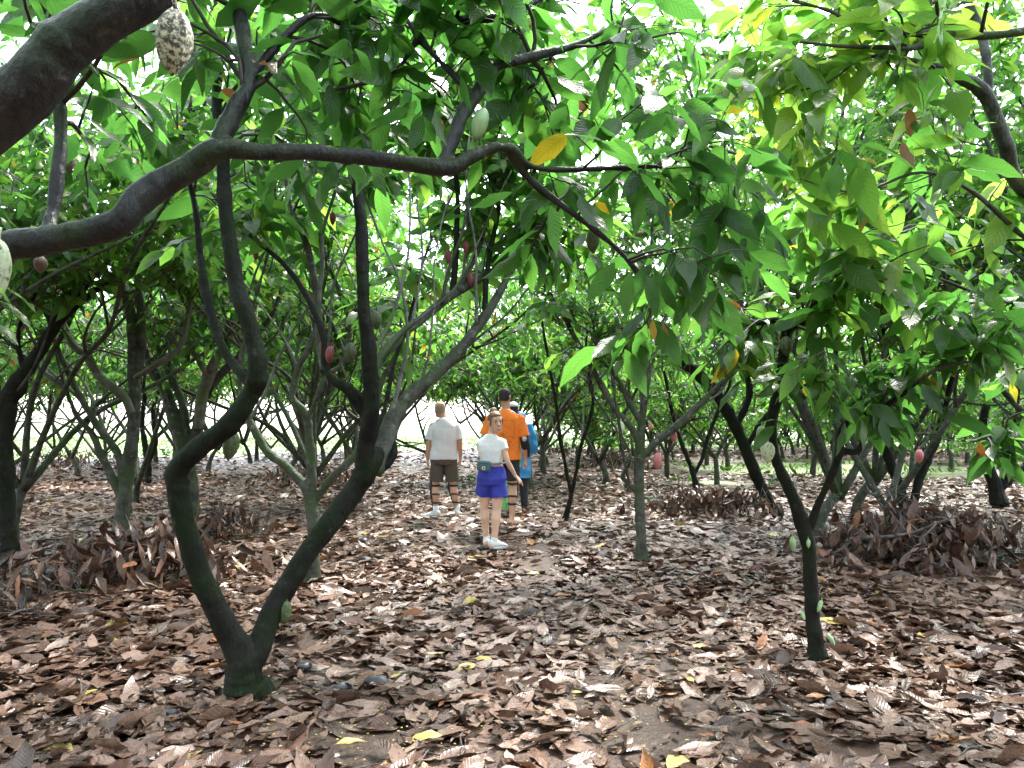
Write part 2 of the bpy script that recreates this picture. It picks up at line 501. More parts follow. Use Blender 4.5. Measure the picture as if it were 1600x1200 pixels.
M_GRASS = mat_simple("fresh grass", (.10, .22, .03), 0.5, 0.5, 3, 0.0, trans=0.4)
M_WEED = mat_simple("weed leaf", (.05, .15, .03), 0.4, 0.4, 8, 0.0, trans=0.4)
M_POD_GREEN = mat_simple("green pod", (.22, .34, .16), 0.4, 0.3, 20, 0.2)
M_POD_DARK = mat_speckled("dark green pod", (.09, .13, .045), (.03, .035, .018), 40, .48, .12)
M_POD_RED = mat_speckled("red pod", (.20, .040, .045), (.09, .02, .025), 30, .42, .15, .45)
M_POD_PINK = mat_speckled("pink pod", (.46, .12, .14), (.30, .22, .14), 30, .42, .1, .45)
M_POD_SPOT = mat_speckled("speckled pod", (.50, .50, .33), (.05, .036, .025), 90, .52, .05)
M_POD_PALE = mat_speckled("pale speckled pod", (.48, .56, .36), (.10, .09, .05), 60, .42, .06)
M_POD_BROWN = mat_speckled("brown pod", (.17, .12, .085), (.06, .04, .03), 30, .5, .15)
# ---------------------------------------------------------------- ground
def opening(x, y):
    """0 under the trees, 1 on the open grass beyond them"""
    a = np.clip((y - (36 + 0.10 * x - 9 * np.exp(-((x + 17) / 8.0) ** 2))) / 4.0, 0, 1)
    b = np.clip(1.25 - np.hypot((x - 9.5) / 6.5, (y - 23) / 5.0), 0, 1) * 0.85
    c = np.clip(1.2 - np.hypot((x - 4.6) / 2.0, (y - 17.5) / 1.6), 0, 1) * 0.6
    return np.maximum(np.maximum(a, b), c)

def build_ground():
    xs = np.concatenate([-np.geomspace(26, 600, 16)[::-1], np.linspace(-25, 25, 201), np.geomspace(26, 600, 16)])
    ys = np.concatenate([-np.geomspace(5, 600, 12)[::-1], np.linspace(-4, 46, 201), np.geomspace(47, 900, 18)])
    X, Y = np.meshgrid(xs, ys)
    Z = hgt(X, Y) * np.where((np.abs(X) < 25.5) & (Y > -4.5) & (Y < 46.5), 1, 0)
    n, m = X.shape
    i = np.arange(n - 1)[:, None] * m + np.arange(m - 1)[None, :]
    q = np.stack([i, i + 1, i + m + 1, i + m], -1).reshape(-1, 4)
    me, _ = mesh_np("ground", np.stack([X, Y, Z], -1).reshape(-1, 3), q)
    at = me.attributes.new("open", 'FLOAT', 'POINT')
    at.data.foreach_set("value", opening(X, Y).ravel().astype(np.float32))
    tag(add_obj("ground", me, M_GROUND), kind='structure')
build_ground()

def vnoise(x, y, seed=0):
    """smooth 2-D noise, 0..1"""
    s = seed * 13.7
    xi, yi = np.floor(x), np.floor(y)
    fx, fy = x - xi, y - yi
    fx, fy = fx * fx * (3 - 2 * fx), fy * fy * (3 - 2 * fy)
    h = lambda a, b: np.modf(np.abs(np.sin(a * 127.1 + b * 311.7 + s) * 43758.5453))[0]
    return (h(xi, yi) * (1 - fx) + h(xi + 1, yi) * fx) * (1 - fy) + (h(xi, yi + 1) * (1 - fx) + h(xi + 1, yi + 1) * fx) * fy

# ---------------------------------------------------------------- growing twigs and leaves
def add_leaf(rows, rng, p, d, L, tint, up=0.6, droop=None, fold=None, W=None):
    d = unit(d)
    n = np.array([0, 0, 1.0]) + rng.standard_normal(3) * up
    rows.append([*p, *d, *n, L, W if W else L * rng.uniform(.35, .46), rng.uniform(.05, .45) if droop is None else droop,
                 rng.uniform(-.05, .4) if fold is None else fold, tint])

def tint_of(rng, lo=0.0, hi=0.8, dead=0.012):
    if rng.random() < dead: return rng.uniform(.91, 1.0)
    return float(np.clip(rng.beta(2.0, 2.2) * (hi - lo) + lo, 0, .9))

def leafy_twig(tw, rows, rng, p0, d0, length, r0, lsize, zmin, tints, nleaf=None, hang=0.55, n=5, dead=0.012, thin=0.06, keep=None):
    pts = [np.array(p0)]
    d = unit(d0)
    k = 6
    for i in range(k):
        d = unit(d + rng.standard_normal(3) * 0.22 + np.array([0, 0, -0.05 * i]))
        pts.append(pts[-1] + d * length / k)
    pts = np.array(pts)
    if pts[-1][2] < zmin - 0.15: return None
    rad = np.linspace(r0, r0 * 0.35, k + 1)
    tw.tube(pts, rad, n)
    nl = nleaf or max(4, int(length / thin))
    ph = rng.uniform(0, 6.28)
    for i in range(nl):
        t = 0.22 + 0.78 * (i + rng.uniform(0, .8)) / nl
        f = min(t, 0.999) * k; a = int(f)
        p = pts[a] + (pts[a + 1] - pts[a]) * (f - a)
        tdir = unit(pts[min(a + 1, k)] - pts[a])
        ph += 2.4 + rng.uniform(-.5, .5)
        side = unit(np.array([math.cos(ph), math.sin(ph), rng.uniform(-.2, .3)]))
        dd = side + tdir * 0.45 + np.array([0, 0, -hang + rng.normal(0, .28)])
        if p[2] < zmin or (keep is not None and not keep(p)): continue
        L = lsize * rng.uniform(.42, 1.22)
        add_leaf(rows, rng, p + unit(dd) * 0.02, dd, L, tint_of(rng, *tints, dead))
    return pts

def grow_on(tw, rows, rng, poly, rad, n, f0, f1, length, lsize, zmin, tints, up=0.35, hang=0.55, sub=2, dead=0.012, thin=0.06, keep=None):
    m = len(poly) - 1
    for _ in range(n):
        f = rng.uniform(f0, f1) * m; a = min(int(f), m - 1)
        p = poly[a] + (poly[a + 1] - poly[a]) * (f - a)
        if p[2] < zmin - 0.5: continue
        tan = unit(poly[a + 1] - poly[a])
        rnd = rng.standard_normal(3); rnd = unit(rnd - tan * np.dot(rnd, tan))
        d = tan * 0.5 + rnd * 0.9 + np.array([0, 0, up])
        r0 = min(rad[a] * 0.5, 0.011)
        ln = length * rng.uniform(.6, 1.25)
        pts = leafy_twig(tw, rows, rng, p, d, ln, r0, lsize, zmin, tints, hang=hang, dead=dead, thin=thin, keep=keep)
        if pts is None: continue
        for _s in range(sub):
            b = rng.integers(1, 5)
            d2 = unit(pts[b + 1] - pts[b]) + rng.standard_normal(3) * 0.8 + np.array([0, 0, .1])
            leafy_twig(tw, rows, rng, pts[b], d2, ln * 0.6, r0 * .6, lsize, zmin, tints, hang=hang, dead=dead, thin=thin, n=4, keep=keep)

# ---------------------------------------------------------------- pods
_pod_cache = {}
def pod_mesh(kind, L, Wd, mat):
    key = (kind, round(L, 3), round(Wd, 3))
    if key in _pod_cache: return _pod_cache[key]
    M = Mesher(); n = 40; rl = []
    for i in range(19):
        t = i / 18
        r = Wd / 2 * (math.sin(math.pi * min(1, t ** 0.85)) ** 0.62) * (1 - 0.12 * t)
        if t > .86: r *= 1 - (t - .86) * 2.6
        a = np.arange(n) * 2 * math.pi / n
        rr = max(r, .0015) * (1 - 0.10 * (0.5 - 0.5 * np.cos(10 * a)) ** .7 - 0.04 * np.cos(5 * a) + .025 * math.sin(t * 23 + 2) * np.sin(3 * a + t * 9))
        rl.append(np.stack([rr * np.cos(a), rr * np.sin(a), np.full(n, -t * L)], 1))
    M.rings(rl)
    k = L / .15
    M.tube(np.array([[0, 0, -.005], [0.003, 0, .012], [0.008, 0, .026]]) * k, [.006 * k, .005 * k, .006 * k], 7)
    me = M.mesh("pod"); me.materials.append(mat)
    _pod_cache[key] = me
    return me

def pod(parent, loc, kind, L, Wd, mat, tilt=(0, 0), label=None):
    o = add_obj("pod", pod_mesh(kind, L, Wd, mat), None, parent)
    base = parent.location
    o.location = (loc[0] - base[0], loc[1] - base[1], loc[2] - base[2])
    o.rotation_euler = (tilt[0], tilt[1], random.random() * 6)
    if label: o['label'] = label
    return o

# ---------------------------------------------------------------- traced trees
class Tree:
    def __init__(s, base, label, seed, bark=None, group="cacao trees near the path", slim=1.0):
        s.slim = slim
        s.leafk = 1.0
        s.base = np.array([base[0], base[1], float(hgt(base[0], base[1]))])
        s.root = empty("cacao_tree", s.base)
        tag(s.root, label, "tree", group)
        s.rng = np.random.default_rng(seed)
        s.tw, s.rows, s.bark = Mesher(), [], bark or M_BARK
        s.nsides = 14
        s.crown_st = 7
        s.wood = Mesher(); s.thin, s.voxel = .0105, .0068
    def limb(s, pts, name="limb", twigs=0, f=(0.3, 1.0), tlen=0.6, lsize=0.25, zmin=1.75, tints=(0, .8), up=.35, hang=.55, sub=2,
             dead=0.012, thin=.07, world=False, knob=0.03, mat=None):
        """pts: px py radius_px depth (or x y z radius when world)"""
        w = []
        for a in pts:
            if world: w.append(list(a))
            else:
                q = P(a[0], a[1], a[3]); w.append([*q, a[2] * a[3] / FPX])
        c = crom(w, 6)
        poly, rad = c[:, :3].copy(), np.maximum(c[:, 3] * s.slim, .0025)
        if name == 'trunk':                                           # root flare
            rad = rad * (1 + .5 * np.exp(-np.maximum(poly[:, 2] - s.base[2], 0) / .07))
        if len(poly) > 6:
            k = np.arange(len(poly))
            wob = np.stack([vnoise(k * .21 + i * 9.1, k * 0 + s.rng.random() * 50, 3) - .5 for i in range(3)], 1)
            wob[0] = 0
            poly = poly + wob * rad[:, None] * 0.55
            rad = rad * (1 + .16 * (vnoise(k * .37, k * 0 + s.rng.random() * 50, 5) - .5))
        if mat:                                                       # a limb whose bark looks different is a part of its own
            M = Mesher(); M.tube(poly - s.base, rad, 10, knob * 1.6, s.rng); M.build("limb", mat, s.root)
        thick = 0 if mat else int((rad > s.thin).sum())
        if thick < 4: thick = 0
        if thick:
            e = min(thick + 1, len(poly))
            s.wood.cap_tube(poly[:e] - s.base, list(rad[:e] * (1 + knob * s.rng.standard_normal(e))), s.nsides)
            for _ in range(int(e / 9)):                                   # knots and scars
                i = s.rng.integers(1, e - 1)
                tn = unit(poly[i + 1 if i + 1 < e else i] - poly[i - 1])
                dv = unit(s.rng.standard_normal(3)); dv = unit(dv - tn * np.dot(dv, tn))
                r = rad[i] * s.rng.uniform(.22, .42)
                s.wood.ball(poly[i] - s.base + dv * rad[i] * .82, (r, r, r * 1.2), 10, 7)
        if thick < len(poly) and not mat:
            s.tw.tube(poly[max(0, thick - 1):], rad[max(0, thick - 1):], 8, knob, s.rng)
        if twigs:
            grow_on(s.tw, s.rows, s.rng, poly, rad, twigs, f[0], f[1], tlen, lsize, zmin, tints, up, hang, sub, dead, thin)
        return poly
    def sprig(s, px, py, Y, ln=0.5, d=(0, 0, -.2), lsize=.22, tints=(0, .8), n=10, zmin=1.0, hang=.6, r=.006, dead=0.0):
        leafy_twig(s.tw, s.rows, s.rng, P(px, py, Y), d, ln, r, lsize, zmin, tints, nleaf=n, hang=hang, dead=dead)
    def leaf(s, px, py, Y, L, d, tint, W=None, droop=.15, up=.4, fold=.1):
        add_leaf(s.rows, s.rng, np.array(P(px, py, Y)), np.array(d, float), L, tint, up, droop, fold, W)
    def pod(s, px, py, Y, kind, L, Wd, mat, tilt=(0, 0), label=None):
        return pod(s.root, P(px, py, Y), kind, L, Wd, mat, tilt, label)
    def done(s):
        remeshed("trunk", s.wood, s.voxel, 3, s.bark, s.root, s.voxel * .75, 15, s.rng.random() * 9)
        if s.tw.v:
            s.tw.xf(Matrix.Translation(-Vector(s.base)))
            s.tw.build("twig_spray", M_TWIG, s.root)['kind'] = 'stuff'
        if s.rows:
            rows = np.array(s.rows); rows[:, :3] -= s.base; rows[:, 9:11] *= s.leafk
            add_obj("foliage", leaf_mesh("foliage", rows, s.crown_st, 0.04), M_LEAF, s.root)
        return s

DK, MD, BR = (0.0, .48), (.05, .75), (.35, .92)     # silhouetted, middling and backlit foliage: shade and light put into the tint

# 1. the forked tree in front, left of the path
b = G(385, 1082)
t = Tree(b, "dark tree in front, its two mossy limbs forking into a wide V", 11, slim=.62)
t.limb([(388, 1100, 46, 4.1), (386, 1062, 38, 4.1), (384, 1035, 37, 4.1), (352, 985, 31, 4.1), (316, 900, 28, 4.08), (288, 820, 27, 4.05), (275, 742, 26, 4.03)], "trunk")
t.limb([(282, 770, 25, 4.04), (275, 735, 26, 4.03), (308, 700, 26, 4.0), (360, 660, 27, 4.0), (394, 612, 26, 4.0), (402, 572, 24, 4.0), (386, 505, 22, 4.05), (369, 440, 21, 4.1),
        (358, 370, 19, 4.15), (352, 300, 17, 4.2), (348, 235, 16, 4.25), (338, 150, 13, 4.3), (345, 60, 11, 4.35), (335, -40, 9, 4.4)], twigs=11, f=(.75, 1), tints=MD, tlen=.6, zmin=2.9)
t.limb([(390, 600, 12, 4.02), (378, 588, 13, 4.05), (355, 555, 12, 4.15), (330, 490, 12, 4.25), (317, 440, 11, 4.3), (313, 400, 9, 4.35), (308, 340, 8, 4.4), (300, 300, 7, 4.45), (285, 230, 5, 4.5), (300, 150, 4, 4.5)],
       twigs=6, f=(.75, 1), tints=MD, zmin=2.8)
t.limb([(384, 1060, 33, 4.1), (394, 1035, 30, 4.12), (411, 985, 28, 4.2), (442, 920, 27, 4.3), (500, 840, 27, 4.4), (545, 780, 27, 4.5), (575, 735, 29, 4.55), (592, 712, 24, 4.6)], "limb")
t.limb([(566, 750, 22, 4.53), (576, 690, 23, 4.5), (579, 640, 21, 4.48), (575, 560, 19, 4.48), (570, 480, 17, 4.5), (565, 400, 16, 4.55), (561, 320, 15, 4.6), (552, 240, 13, 4.7), (540, 150, 11, 4.8), (550, 50, 9, 4.9), (545, -40, 7, 5)],
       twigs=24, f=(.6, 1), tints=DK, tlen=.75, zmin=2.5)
t.limb([(584, 740, 22, 4.57), (602, 690, 24, 4.7), (622, 640, 21, 4.8), (655, 605, 18, 4.9), (700, 568, 16, 5.0), (738, 522, 14, 5.1), (760, 492, 13, 5.15), (785, 450, 9, 5.2), (806, 405, 7, 5.3), (825, 350, 6, 5.4), (830, 290, 5, 5.5), (850, 200, 5, 5.5), (860, 100, 4, 5.5)],
       twigs=22, f=(.72, 1), tints=MD, mat=M_BARKG)
t.limb([(757, 500, 9, 5.14), (758, 460, 8, 5.2), (763, 410, 7, 5.25), (775, 350, 6, 5.3), (785, 280, 5, 5.4)], twigs=6, f=(.5, 1), tints=MD)
t.limb([(578, 600, 12, 4.5), (590, 565, 13, 4.6), (622, 530, 13, 4.8), (655, 500, 12, 5.0), (708, 460, 12, 5.2), (755, 432, 10, 5.3), (800, 405, 7, 5.5), (840, 380, 5, 5.6)], twigs=8, f=(.7, 1), tints=MD, mat=M_BARKG)
t.limb([(708, 462, 9, 5.2), (711, 410, 8, 5.25), (714, 350, 7, 5.3), (712, 280, 6, 5.4), (690, 180, 5, 5.4), (680, 80, 4, 5.4)], twigs=16, f=(.5, 1), tints=MD)
t.limb([(716, 455, 7, 5.2), (740, 410, 6, 5.3), (756, 360, 6, 5.4), (768, 315, 5, 5.5), (775, 250, 4, 5.6), (760, 150, 4, 5.6), (740, 60, 3, 5.6)], twigs=16, f=(.5, 1), tints=MD, mat=M_BARKG)
t.limb([(570, 650, 12, 4.5), (560, 628, 14, 4.5), (540, 605, 13, 4.5), (521, 595, 11, 4.52), (509, 572, 10, 4.55), (504, 520, 9, 4.6), (480, 465, 8, 4.7), (445, 415, 7, 4.8), (408, 382, 6, 4.9), (370, 350, 5, 5.0), (330, 300, 4, 5.1)],
       twigs=5, f=(.75, 1), tints=MD, zmin=2.5)
t.limb([(592, 735, 12, 4.6), (606, 722, 11, 4.62), (616, 705, 9, 4.65), (618, 692, 6, 4.67)])
t.limb([(580, 700, 9, 4.7), (600, 640, 7, 4.9), (618, 560, 6, 5.1), (640, 500, 5, 5.3), (655, 430, 4, 5.5)], twigs=5, f=(.6, 1), tints=MD)
t.limb([(505, 580, 7, 4.7), (500, 545, 10, 4.9), (497, 480, 9, 5.0), (488, 420, 9, 5.1), (478, 380, 8, 5.1), (455, 320, 7, 5.2), (440, 250, 5, 5.3)], twigs=6, f=(.7, 1), tints=MD, mat=M_BARKG, zmin=2.5)
t.pod(448, 938, 4.25, 'g', .125, .068, M_POD_DARK, (.05, .12), "dark green ribbed pod low on the right limb")
t.pod(517, 540, 4.5, 'r', .11, .055, M_POD_RED, (0, .1), "dull red pod against the upright limb")
t.pod(507, 528, 4.6, 'r', .11, .055, M_POD_RED, (.1, -.1))
fan = [(584, 585, 4.6), (600, 555, 4.7), (640, 515, 4.9), (690, 475, 5.1), (720, 455, 5.25), (655, 605, 4.9), (700, 568, 5.0), (610, 660, 4.75), (575, 560, 4.5), (508, 570, 4.6), (498, 480, 5.0), (745, 510, 5.1)]
for k, (px_, py_, Y_) in enumerate(fan):             # slender pale branches fanning up and to the right
    q = np.array(P(px_, py_, Y_)); dv = unit(np.array([t.rng.uniform(.0, .95) if k < 9 else t.rng.uniform(-.4, .4), t.rng.uniform(0, .5), 1.0])); w, r = [], t.rng.uniform(.010, .016)
    for j in range(7):
        w.append((*q, r / t.slim)); dv = unit(dv + t.rng.normal(0, .17, 3) + np.array([0, 0, .05])); q = q + dv * t.rng.uniform(.18, .34); r *= .84
    t.limb(w, "limb", world=True, mat=M_BARKP if k % 3 else M_BARKG)
t.pod(588, 485, 4.7, 'd', .12, .075, M_POD_DARK)
t.pod(548, 535, 4.7, 'd', .13, .08, M_POD_DARK)
t.pod(364, 672, 4.15, 'd6', .165, .095, M_POD_DARK, (.05, -.15), "large yellowish green pod under the left limb")
for px, py in ((735, 425), (728, 375), (700, 390), (400, 385), (520, 330)):
    t.pod(px, py, 5.2, 'r2', .10, .045, M_POD_RED)
t.done()

# 2. the tree whose trunk stands outside the frame, its limbs reaching in overhead
bx, by = -3.2, 2.6
t = Tree((bx, by), "tree rooted beyond the left edge, its thick limbs reaching overhead", 22, M_BARKL, slim=.88)
t.leafk = .84
t.limb([(bx, by, -.05, .13), (bx + .05, by, .4, .11), (bx, by - .05, .9, .10)], "trunk", world=True)
a = P(-120, 300, 1.75); t.limb([(bx, by - .05, .8, .09), (*P(-330, 470, 1.95), .08), (*P(-170, 320, 1.8), .076), (*P(-80, 240, 1.75), .074), (*P(0, 168, 1.72), .071), (*P(70, 103, 1.7), .069), (*P(140, 45, 1.7), .064), (*P(230, -12, 1.7), .056), (*P(330, -90, 1.75), .045), (*P(420, -200, 1.8), .03)],
       world=True, knob=.02)
a = P(-110, 400, 2.5); t.limb([(bx, by - .02, .8, .075), (bx + .35, by - .05, 1.25, .066), (*a, .058), (*P(0, 388, 2.45), .055), (*P(90, 370, 2.45), .051), (*P(178, 352, 2.45), .050), (*P(215, 312, 2.46), .054), (*P(290, 262, 2.5), .049), (*P(345, 236, 2.5), .045),
        (*P(400, 237, 2.55), .031), (*P(500, 236, 2.6), .031), (*P(600, 251, 2.65), .033), (*P(690, 263, 2.7), .034), (*P(732, 246, 2.72), .031), (*P(775, 229, 2.75), .022)], world=True, knob=.02)
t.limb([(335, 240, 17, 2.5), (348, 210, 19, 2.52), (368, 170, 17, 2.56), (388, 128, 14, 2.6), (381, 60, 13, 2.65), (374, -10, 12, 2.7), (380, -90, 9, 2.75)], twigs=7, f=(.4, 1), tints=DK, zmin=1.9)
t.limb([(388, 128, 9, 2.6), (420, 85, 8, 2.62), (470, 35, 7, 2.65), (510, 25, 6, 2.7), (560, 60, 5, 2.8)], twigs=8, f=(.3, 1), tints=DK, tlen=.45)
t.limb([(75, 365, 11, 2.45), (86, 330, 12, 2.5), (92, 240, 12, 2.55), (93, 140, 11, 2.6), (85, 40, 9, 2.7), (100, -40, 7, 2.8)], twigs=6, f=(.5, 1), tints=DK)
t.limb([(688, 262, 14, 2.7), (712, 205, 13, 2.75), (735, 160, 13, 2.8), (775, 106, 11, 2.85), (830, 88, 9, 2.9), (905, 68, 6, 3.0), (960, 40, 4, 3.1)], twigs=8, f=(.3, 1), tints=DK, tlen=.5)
t.limb([(765, 232, 9, 2.75), (800, 232, 9, 2.8), (842, 264, 6, 2.85), (960, 262, 5, 2.95), (1050, 256, 3.5, 3.05), (1085, 225, 3, 3.1), (1150, 240, 2.2, 3.2)], twigs=9, f=(.3, 1), tints=DK, tlen=.45)
t.limb([(790, 232, 8, 2.8), (812, 262, 8, 2.85), (850, 300, 7, 2.9), (905, 342, 6, 2.95), (960, 385, 6, 3.0), (1000, 430, 5, 3.05), (1040, 470, 3, 3.1)], twigs=8, f=(.35, 1), tints=DK, tlen=.4, hang=.9, zmin=1.62)
t.limb([(660, 10, 7, 3.0), (700, 30, 8, 2.95), (790, 25, 7, 2.95), (850, -5, 6, 3.0)], twigs=6, f=(.1, 1), tints=DK)
t.limb([(740, 150, 7, 2.8), (690, 100, 6, 2.8), (650, 50, 7, 2.85), (625, 5, 7, 2.9), (600, -60, 6, 2.95)], twigs=6, f=(.1, 1), tints=DK)
t.limb([(655, 55, 6, 2.85), (620, 110, 5, 2.8), (570, 130, 4, 2.8), (520, 140, 3, 2.8)], twigs=5, f=(.2, 1), tints=DK, tlen=.4)
# big leaves hanging in front, most darkened by tint to stand as silhouettes
rl = t.rng
for (px, py, L, dx, dz, ti) in ((255, 118, .13, .0, -1, .30), (200, 95, .12, -.9, -.35, .5), (245, 110, .11, -.7, -.8, .35), (315, 95, .13, .8, -.4, .3), (120, 128, .13, -.9, .1, .75),
        (465, 270, .19, -.5, -.9, .35), (500, 285, .17, .2, -1, .4), (540, 260, .15, .8, -.5, .25), (520, 250, .16, -.1, -1, .05), (535, 30, .22, .1, -1, .1), (575, 20, .2, .2, -1, .12),
        (620, 60, .2, -.2, -1, .05), (660, 180, .17, -.3, -1, .28), (680, 170, .16, .1, -1, .2), (640, 170, .16, -.9, -.3, .1), (740, 300, .16, -.7, -.7, .45), (690, 275, .12, -.1, -1, .3), (680, 275, .1, .6, -.8, .3),
        (840, 310, .17, -.5, -.7, .1), (860, 320, .22, .2, -1, .3), (800, 300, .19, -.9, -.5, .25), (905, 305, .2, .4, -1, .15), (960, 410, .2, -.5, -.9, .2), (985, 425, .2, -.2, -1, .35), (1010, 430, .19, .3, -.9, .12),
        (1035, 300, .2, .1, -1, .1), (1000, 270, .18, .6, -.8, .15), (930, 220, .2, .7, -.4, .3), (880, 210, .22, .8, -.1, .12), (870, 120, .2, .7, -.6, .15), (1020, 500, .09, .0, -1, .935), (1035, 500, .09, .2, -1, .96),
        (345, 140, .1, .8, -.3, .985), (395, 120, .15, .9, .3, .45), (515, 130, .18, .1, -1, .02), (720, 120, .15, .2, -1, .2), (560, 200, .15, .5, -.7, .08), (420, 290, .12, -.3, -1, .3)):
    t.leaf(px, py, 2.6 + rl.uniform(-.15, .25), L, (dx, rl.uniform(-.3, .3), dz), ti, up=.9, droop=rl.uniform(-.1, .3))
t.pod(275, 14, 1.62, 's', .148, .082, M_POD_SPOT, (.0, -.04), "white pod speckled black hanging from the thick grey limb")
t.pod(-3, 372, 2.3, 's2', .19, .08, M_POD_PALE, (0, -.05), "pale green speckled pod cut by the left edge")
t.pod(64, 400, 2.6, 'b', .06, .045, M_POD_BROWN)
t.pod(108, 240, 3.2, 'b2', .08, .05, M_POD_BROWN)
t.pod(757, 168, 2.7, 'g2', .125, .062, M_POD_GREEN, (.1, -.3), "pale green ribbed pod above the bend of the long branch")
t.pod(926, 358, 3.1, 'd2', .10, .055, M_POD_DARK)
for (px, py, dx) in ((-20, 500, .9), (0, 470, .8), (-10, 530, .7), (10, 450, .9), (-15, 440, .7)):
    t.leaf(px, py, 1.9, .13, (dx, -.1, -.5), .45, up=.3)
t.done()

# 3. the slim tree right of the path
b = G(1275, 1030)
t = Tree(b, "slim dark single trunk right of the path, small green pods on its bark", 33, slim=.66)
t.limb([(1277, 1045, 22, 4.67), (1275, 1010, 18, 4.67), (1270, 930, 17, 4.67), (1262, 860, 17, 4.67), (1252, 810, 16, 4.67)], "trunk")
t.limb([(1256, 830, 14, 4.67), (1238, 775, 14, 4.67), (1216, 725, 13, 4.67), (1206, 670, 14, 4.65), (1218, 600, 12, 4.65), (1228, 540, 13, 4.63), (1234, 512, 12, 4.6), (1262, 496, 9, 4.55), (1292, 432, 8, 4.4), (1332, 402, 6, 4.3), (1400, 352, 5, 4.2), (1450, 300, 4, 4.1)],
       twigs=13, f=(.50, 1), tints=(.15, .8), zmin=1.2, lsize=.25)
t.limb([(1262, 840, 9, 4.67), (1270, 808, 9, 4.66), (1294, 752, 9, 4.6), (1308, 715, 10, 4.55), (1318, 670, 9, 4.5), (1338, 650, 7, 4.45), (1368, 645, 6, 4.4), (1420, 608, 5, 4.3), (1470, 575, 4, 4.2), (1540, 560, 3, 4.1)],
       twigs=11, f=(.48, 1), tints=(0, .6), zmin=1.15, tlen=.38, hang=.7, lsize=.21, dead=.02)
t.limb([(1312, 700, 8, 4.55), (1325, 706, 8, 4.52), (1340, 705, 8, 4.5), (1348, 690, 6, 4.48)])
t.limb([(1232, 512, 9, 4.6), (1215, 500, 8, 4.6), (1180, 505, 6, 4.65), (1150, 490, 5, 4.7), (1110, 470, 4, 4.8)], twigs=7, f=(.3, 1), tints=MD, zmin=1.5, tlen=.4)
t.limb([(1212, 620, 6, 4.64), (1240, 610, 5, 4.55), (1290, 590, 4, 4.4), (1340, 600, 3, 4.3)], twigs=7, f=(.2, 1), tints=(0, .55), zmin=1.2, tlen=.35, lsize=.18)
t.pod(1200, 690, 4.58, 's3', .125, .085, M_POD_PALE, (0, 0), "white pod speckled dark where the trunk forks")
t.pod(1190, 665, 4.66, 'g3', .12, .07, M_POD_GREEN)
t.pod(1228, 525, 4.55, 'd3', .12, .08, M_POD_DARK)
t.pod(1238, 838, 4.6, 'g4', .09, .04, M_POD_GREEN, (0, .1))
t.pod(1263, 842, 4.58, 'g5', .055, .024, M_POD_GREEN)
t.pod(1284, 938, 4.62, 'g6', .075, .03, M_POD_GREEN, (.1, -.4))
t.pod(1293, 990, 4.62, 'g6', .075, .03, M_POD_GREEN, (.1, -.7))
t.pod(1252, 955, 4.64, 'g5', .055, .024, M_POD_GREEN, (.1, .5))
for (px, py, L, dx, dz, ti) in ((1215, 655, .17, -.9, -.1, .2), (1210, 665, .2, -.8, -.7, .3), (1345, 650, .2, .1, -1, .25), (1380, 650, .19, -.1, -1, .15), (1320, 660, .2, -.2, -1, .05), (1290, 560, .2, -.6, -.8, .3),
        (1300, 440, .2, .0, -1, .985), (1410, 220, .17, .1, -1, .97), (1160, 330, .22, .2, -1, .12), (1195, 350, .22, .4, -1, .1), (1210, 370, .24, .1, -1, .12), (1130, 400, .22, .2, -1, .2), (1240, 300, .2, .6, -.7, .55), (1090, 390, .2, .4, -1, .08),
        (1440, 600, .2, .5, -.8, .1), (1480, 650, .25, .9, -.3, .03), (1340, 245, .22, .3, -1, .3), (1310, 255, .2, -.3, -1, .4)):
    t.leaf(px, py, 4.2 if py > 400 else 3.6, L, (dx, -.2, dz), ti, up=.6)
t.done()

# 4. the tree rooted beyond the right edge
bx, by = 4.1, 4.3
t = Tree((bx, by), "tree rooted beyond the right edge, its pale grey limb leaning in at the top corner", 44, M_BARKG, slim=.75)
t.limb([(bx, by, -.05, .10), (bx - .05, by, .6, .085), (bx, by - .05, 1.2, .08)], "trunk", world=True)
t.limb([(bx, by - .05, 1.1, .062), (3.7, 4.1, 1.9, .058), (*P(1610, 310, 4.0), .050), (*P(1570, 225, 3.9), .050), (*P(1541, 150, 3.85), .047), (*P(1500, 122, 3.8), .038), (*P(1452, 101, 3.75), .026), (*P(1390, 90, 3.7), .018), (*P(1345, 92, 3.65), .010), (*P(1290, 130, 3.6), .006), (*P(1200, 150, 3.7), .005), (*P(1120, 160, 3.9), .004)],
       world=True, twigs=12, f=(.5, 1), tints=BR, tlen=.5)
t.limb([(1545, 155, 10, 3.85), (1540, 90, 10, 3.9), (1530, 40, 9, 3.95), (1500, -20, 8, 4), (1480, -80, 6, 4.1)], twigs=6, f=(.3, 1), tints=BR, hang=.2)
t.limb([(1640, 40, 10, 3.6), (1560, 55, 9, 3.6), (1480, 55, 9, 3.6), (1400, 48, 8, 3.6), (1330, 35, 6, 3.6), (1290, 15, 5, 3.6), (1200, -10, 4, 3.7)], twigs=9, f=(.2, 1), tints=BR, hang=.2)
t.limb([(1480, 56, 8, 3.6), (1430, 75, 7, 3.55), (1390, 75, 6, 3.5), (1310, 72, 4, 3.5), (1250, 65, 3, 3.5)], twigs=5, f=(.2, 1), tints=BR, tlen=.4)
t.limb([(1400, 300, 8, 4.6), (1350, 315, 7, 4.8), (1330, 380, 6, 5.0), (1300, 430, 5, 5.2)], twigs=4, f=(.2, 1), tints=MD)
t.limb([(*P(1660, 420, 4.1), .02), (*P(1600, 370, 4.0), .018), (*P(1520, 300, 3.9), .014), (*P(1440, 270, 3.8), .010), (*P(1340, 300, 3.7), .007), (*P(1250, 280, 3.6), .004)], world=True, twigs=10, f=(.1, 1), tints=(.2, .85), tlen=.5, lsize=.25)
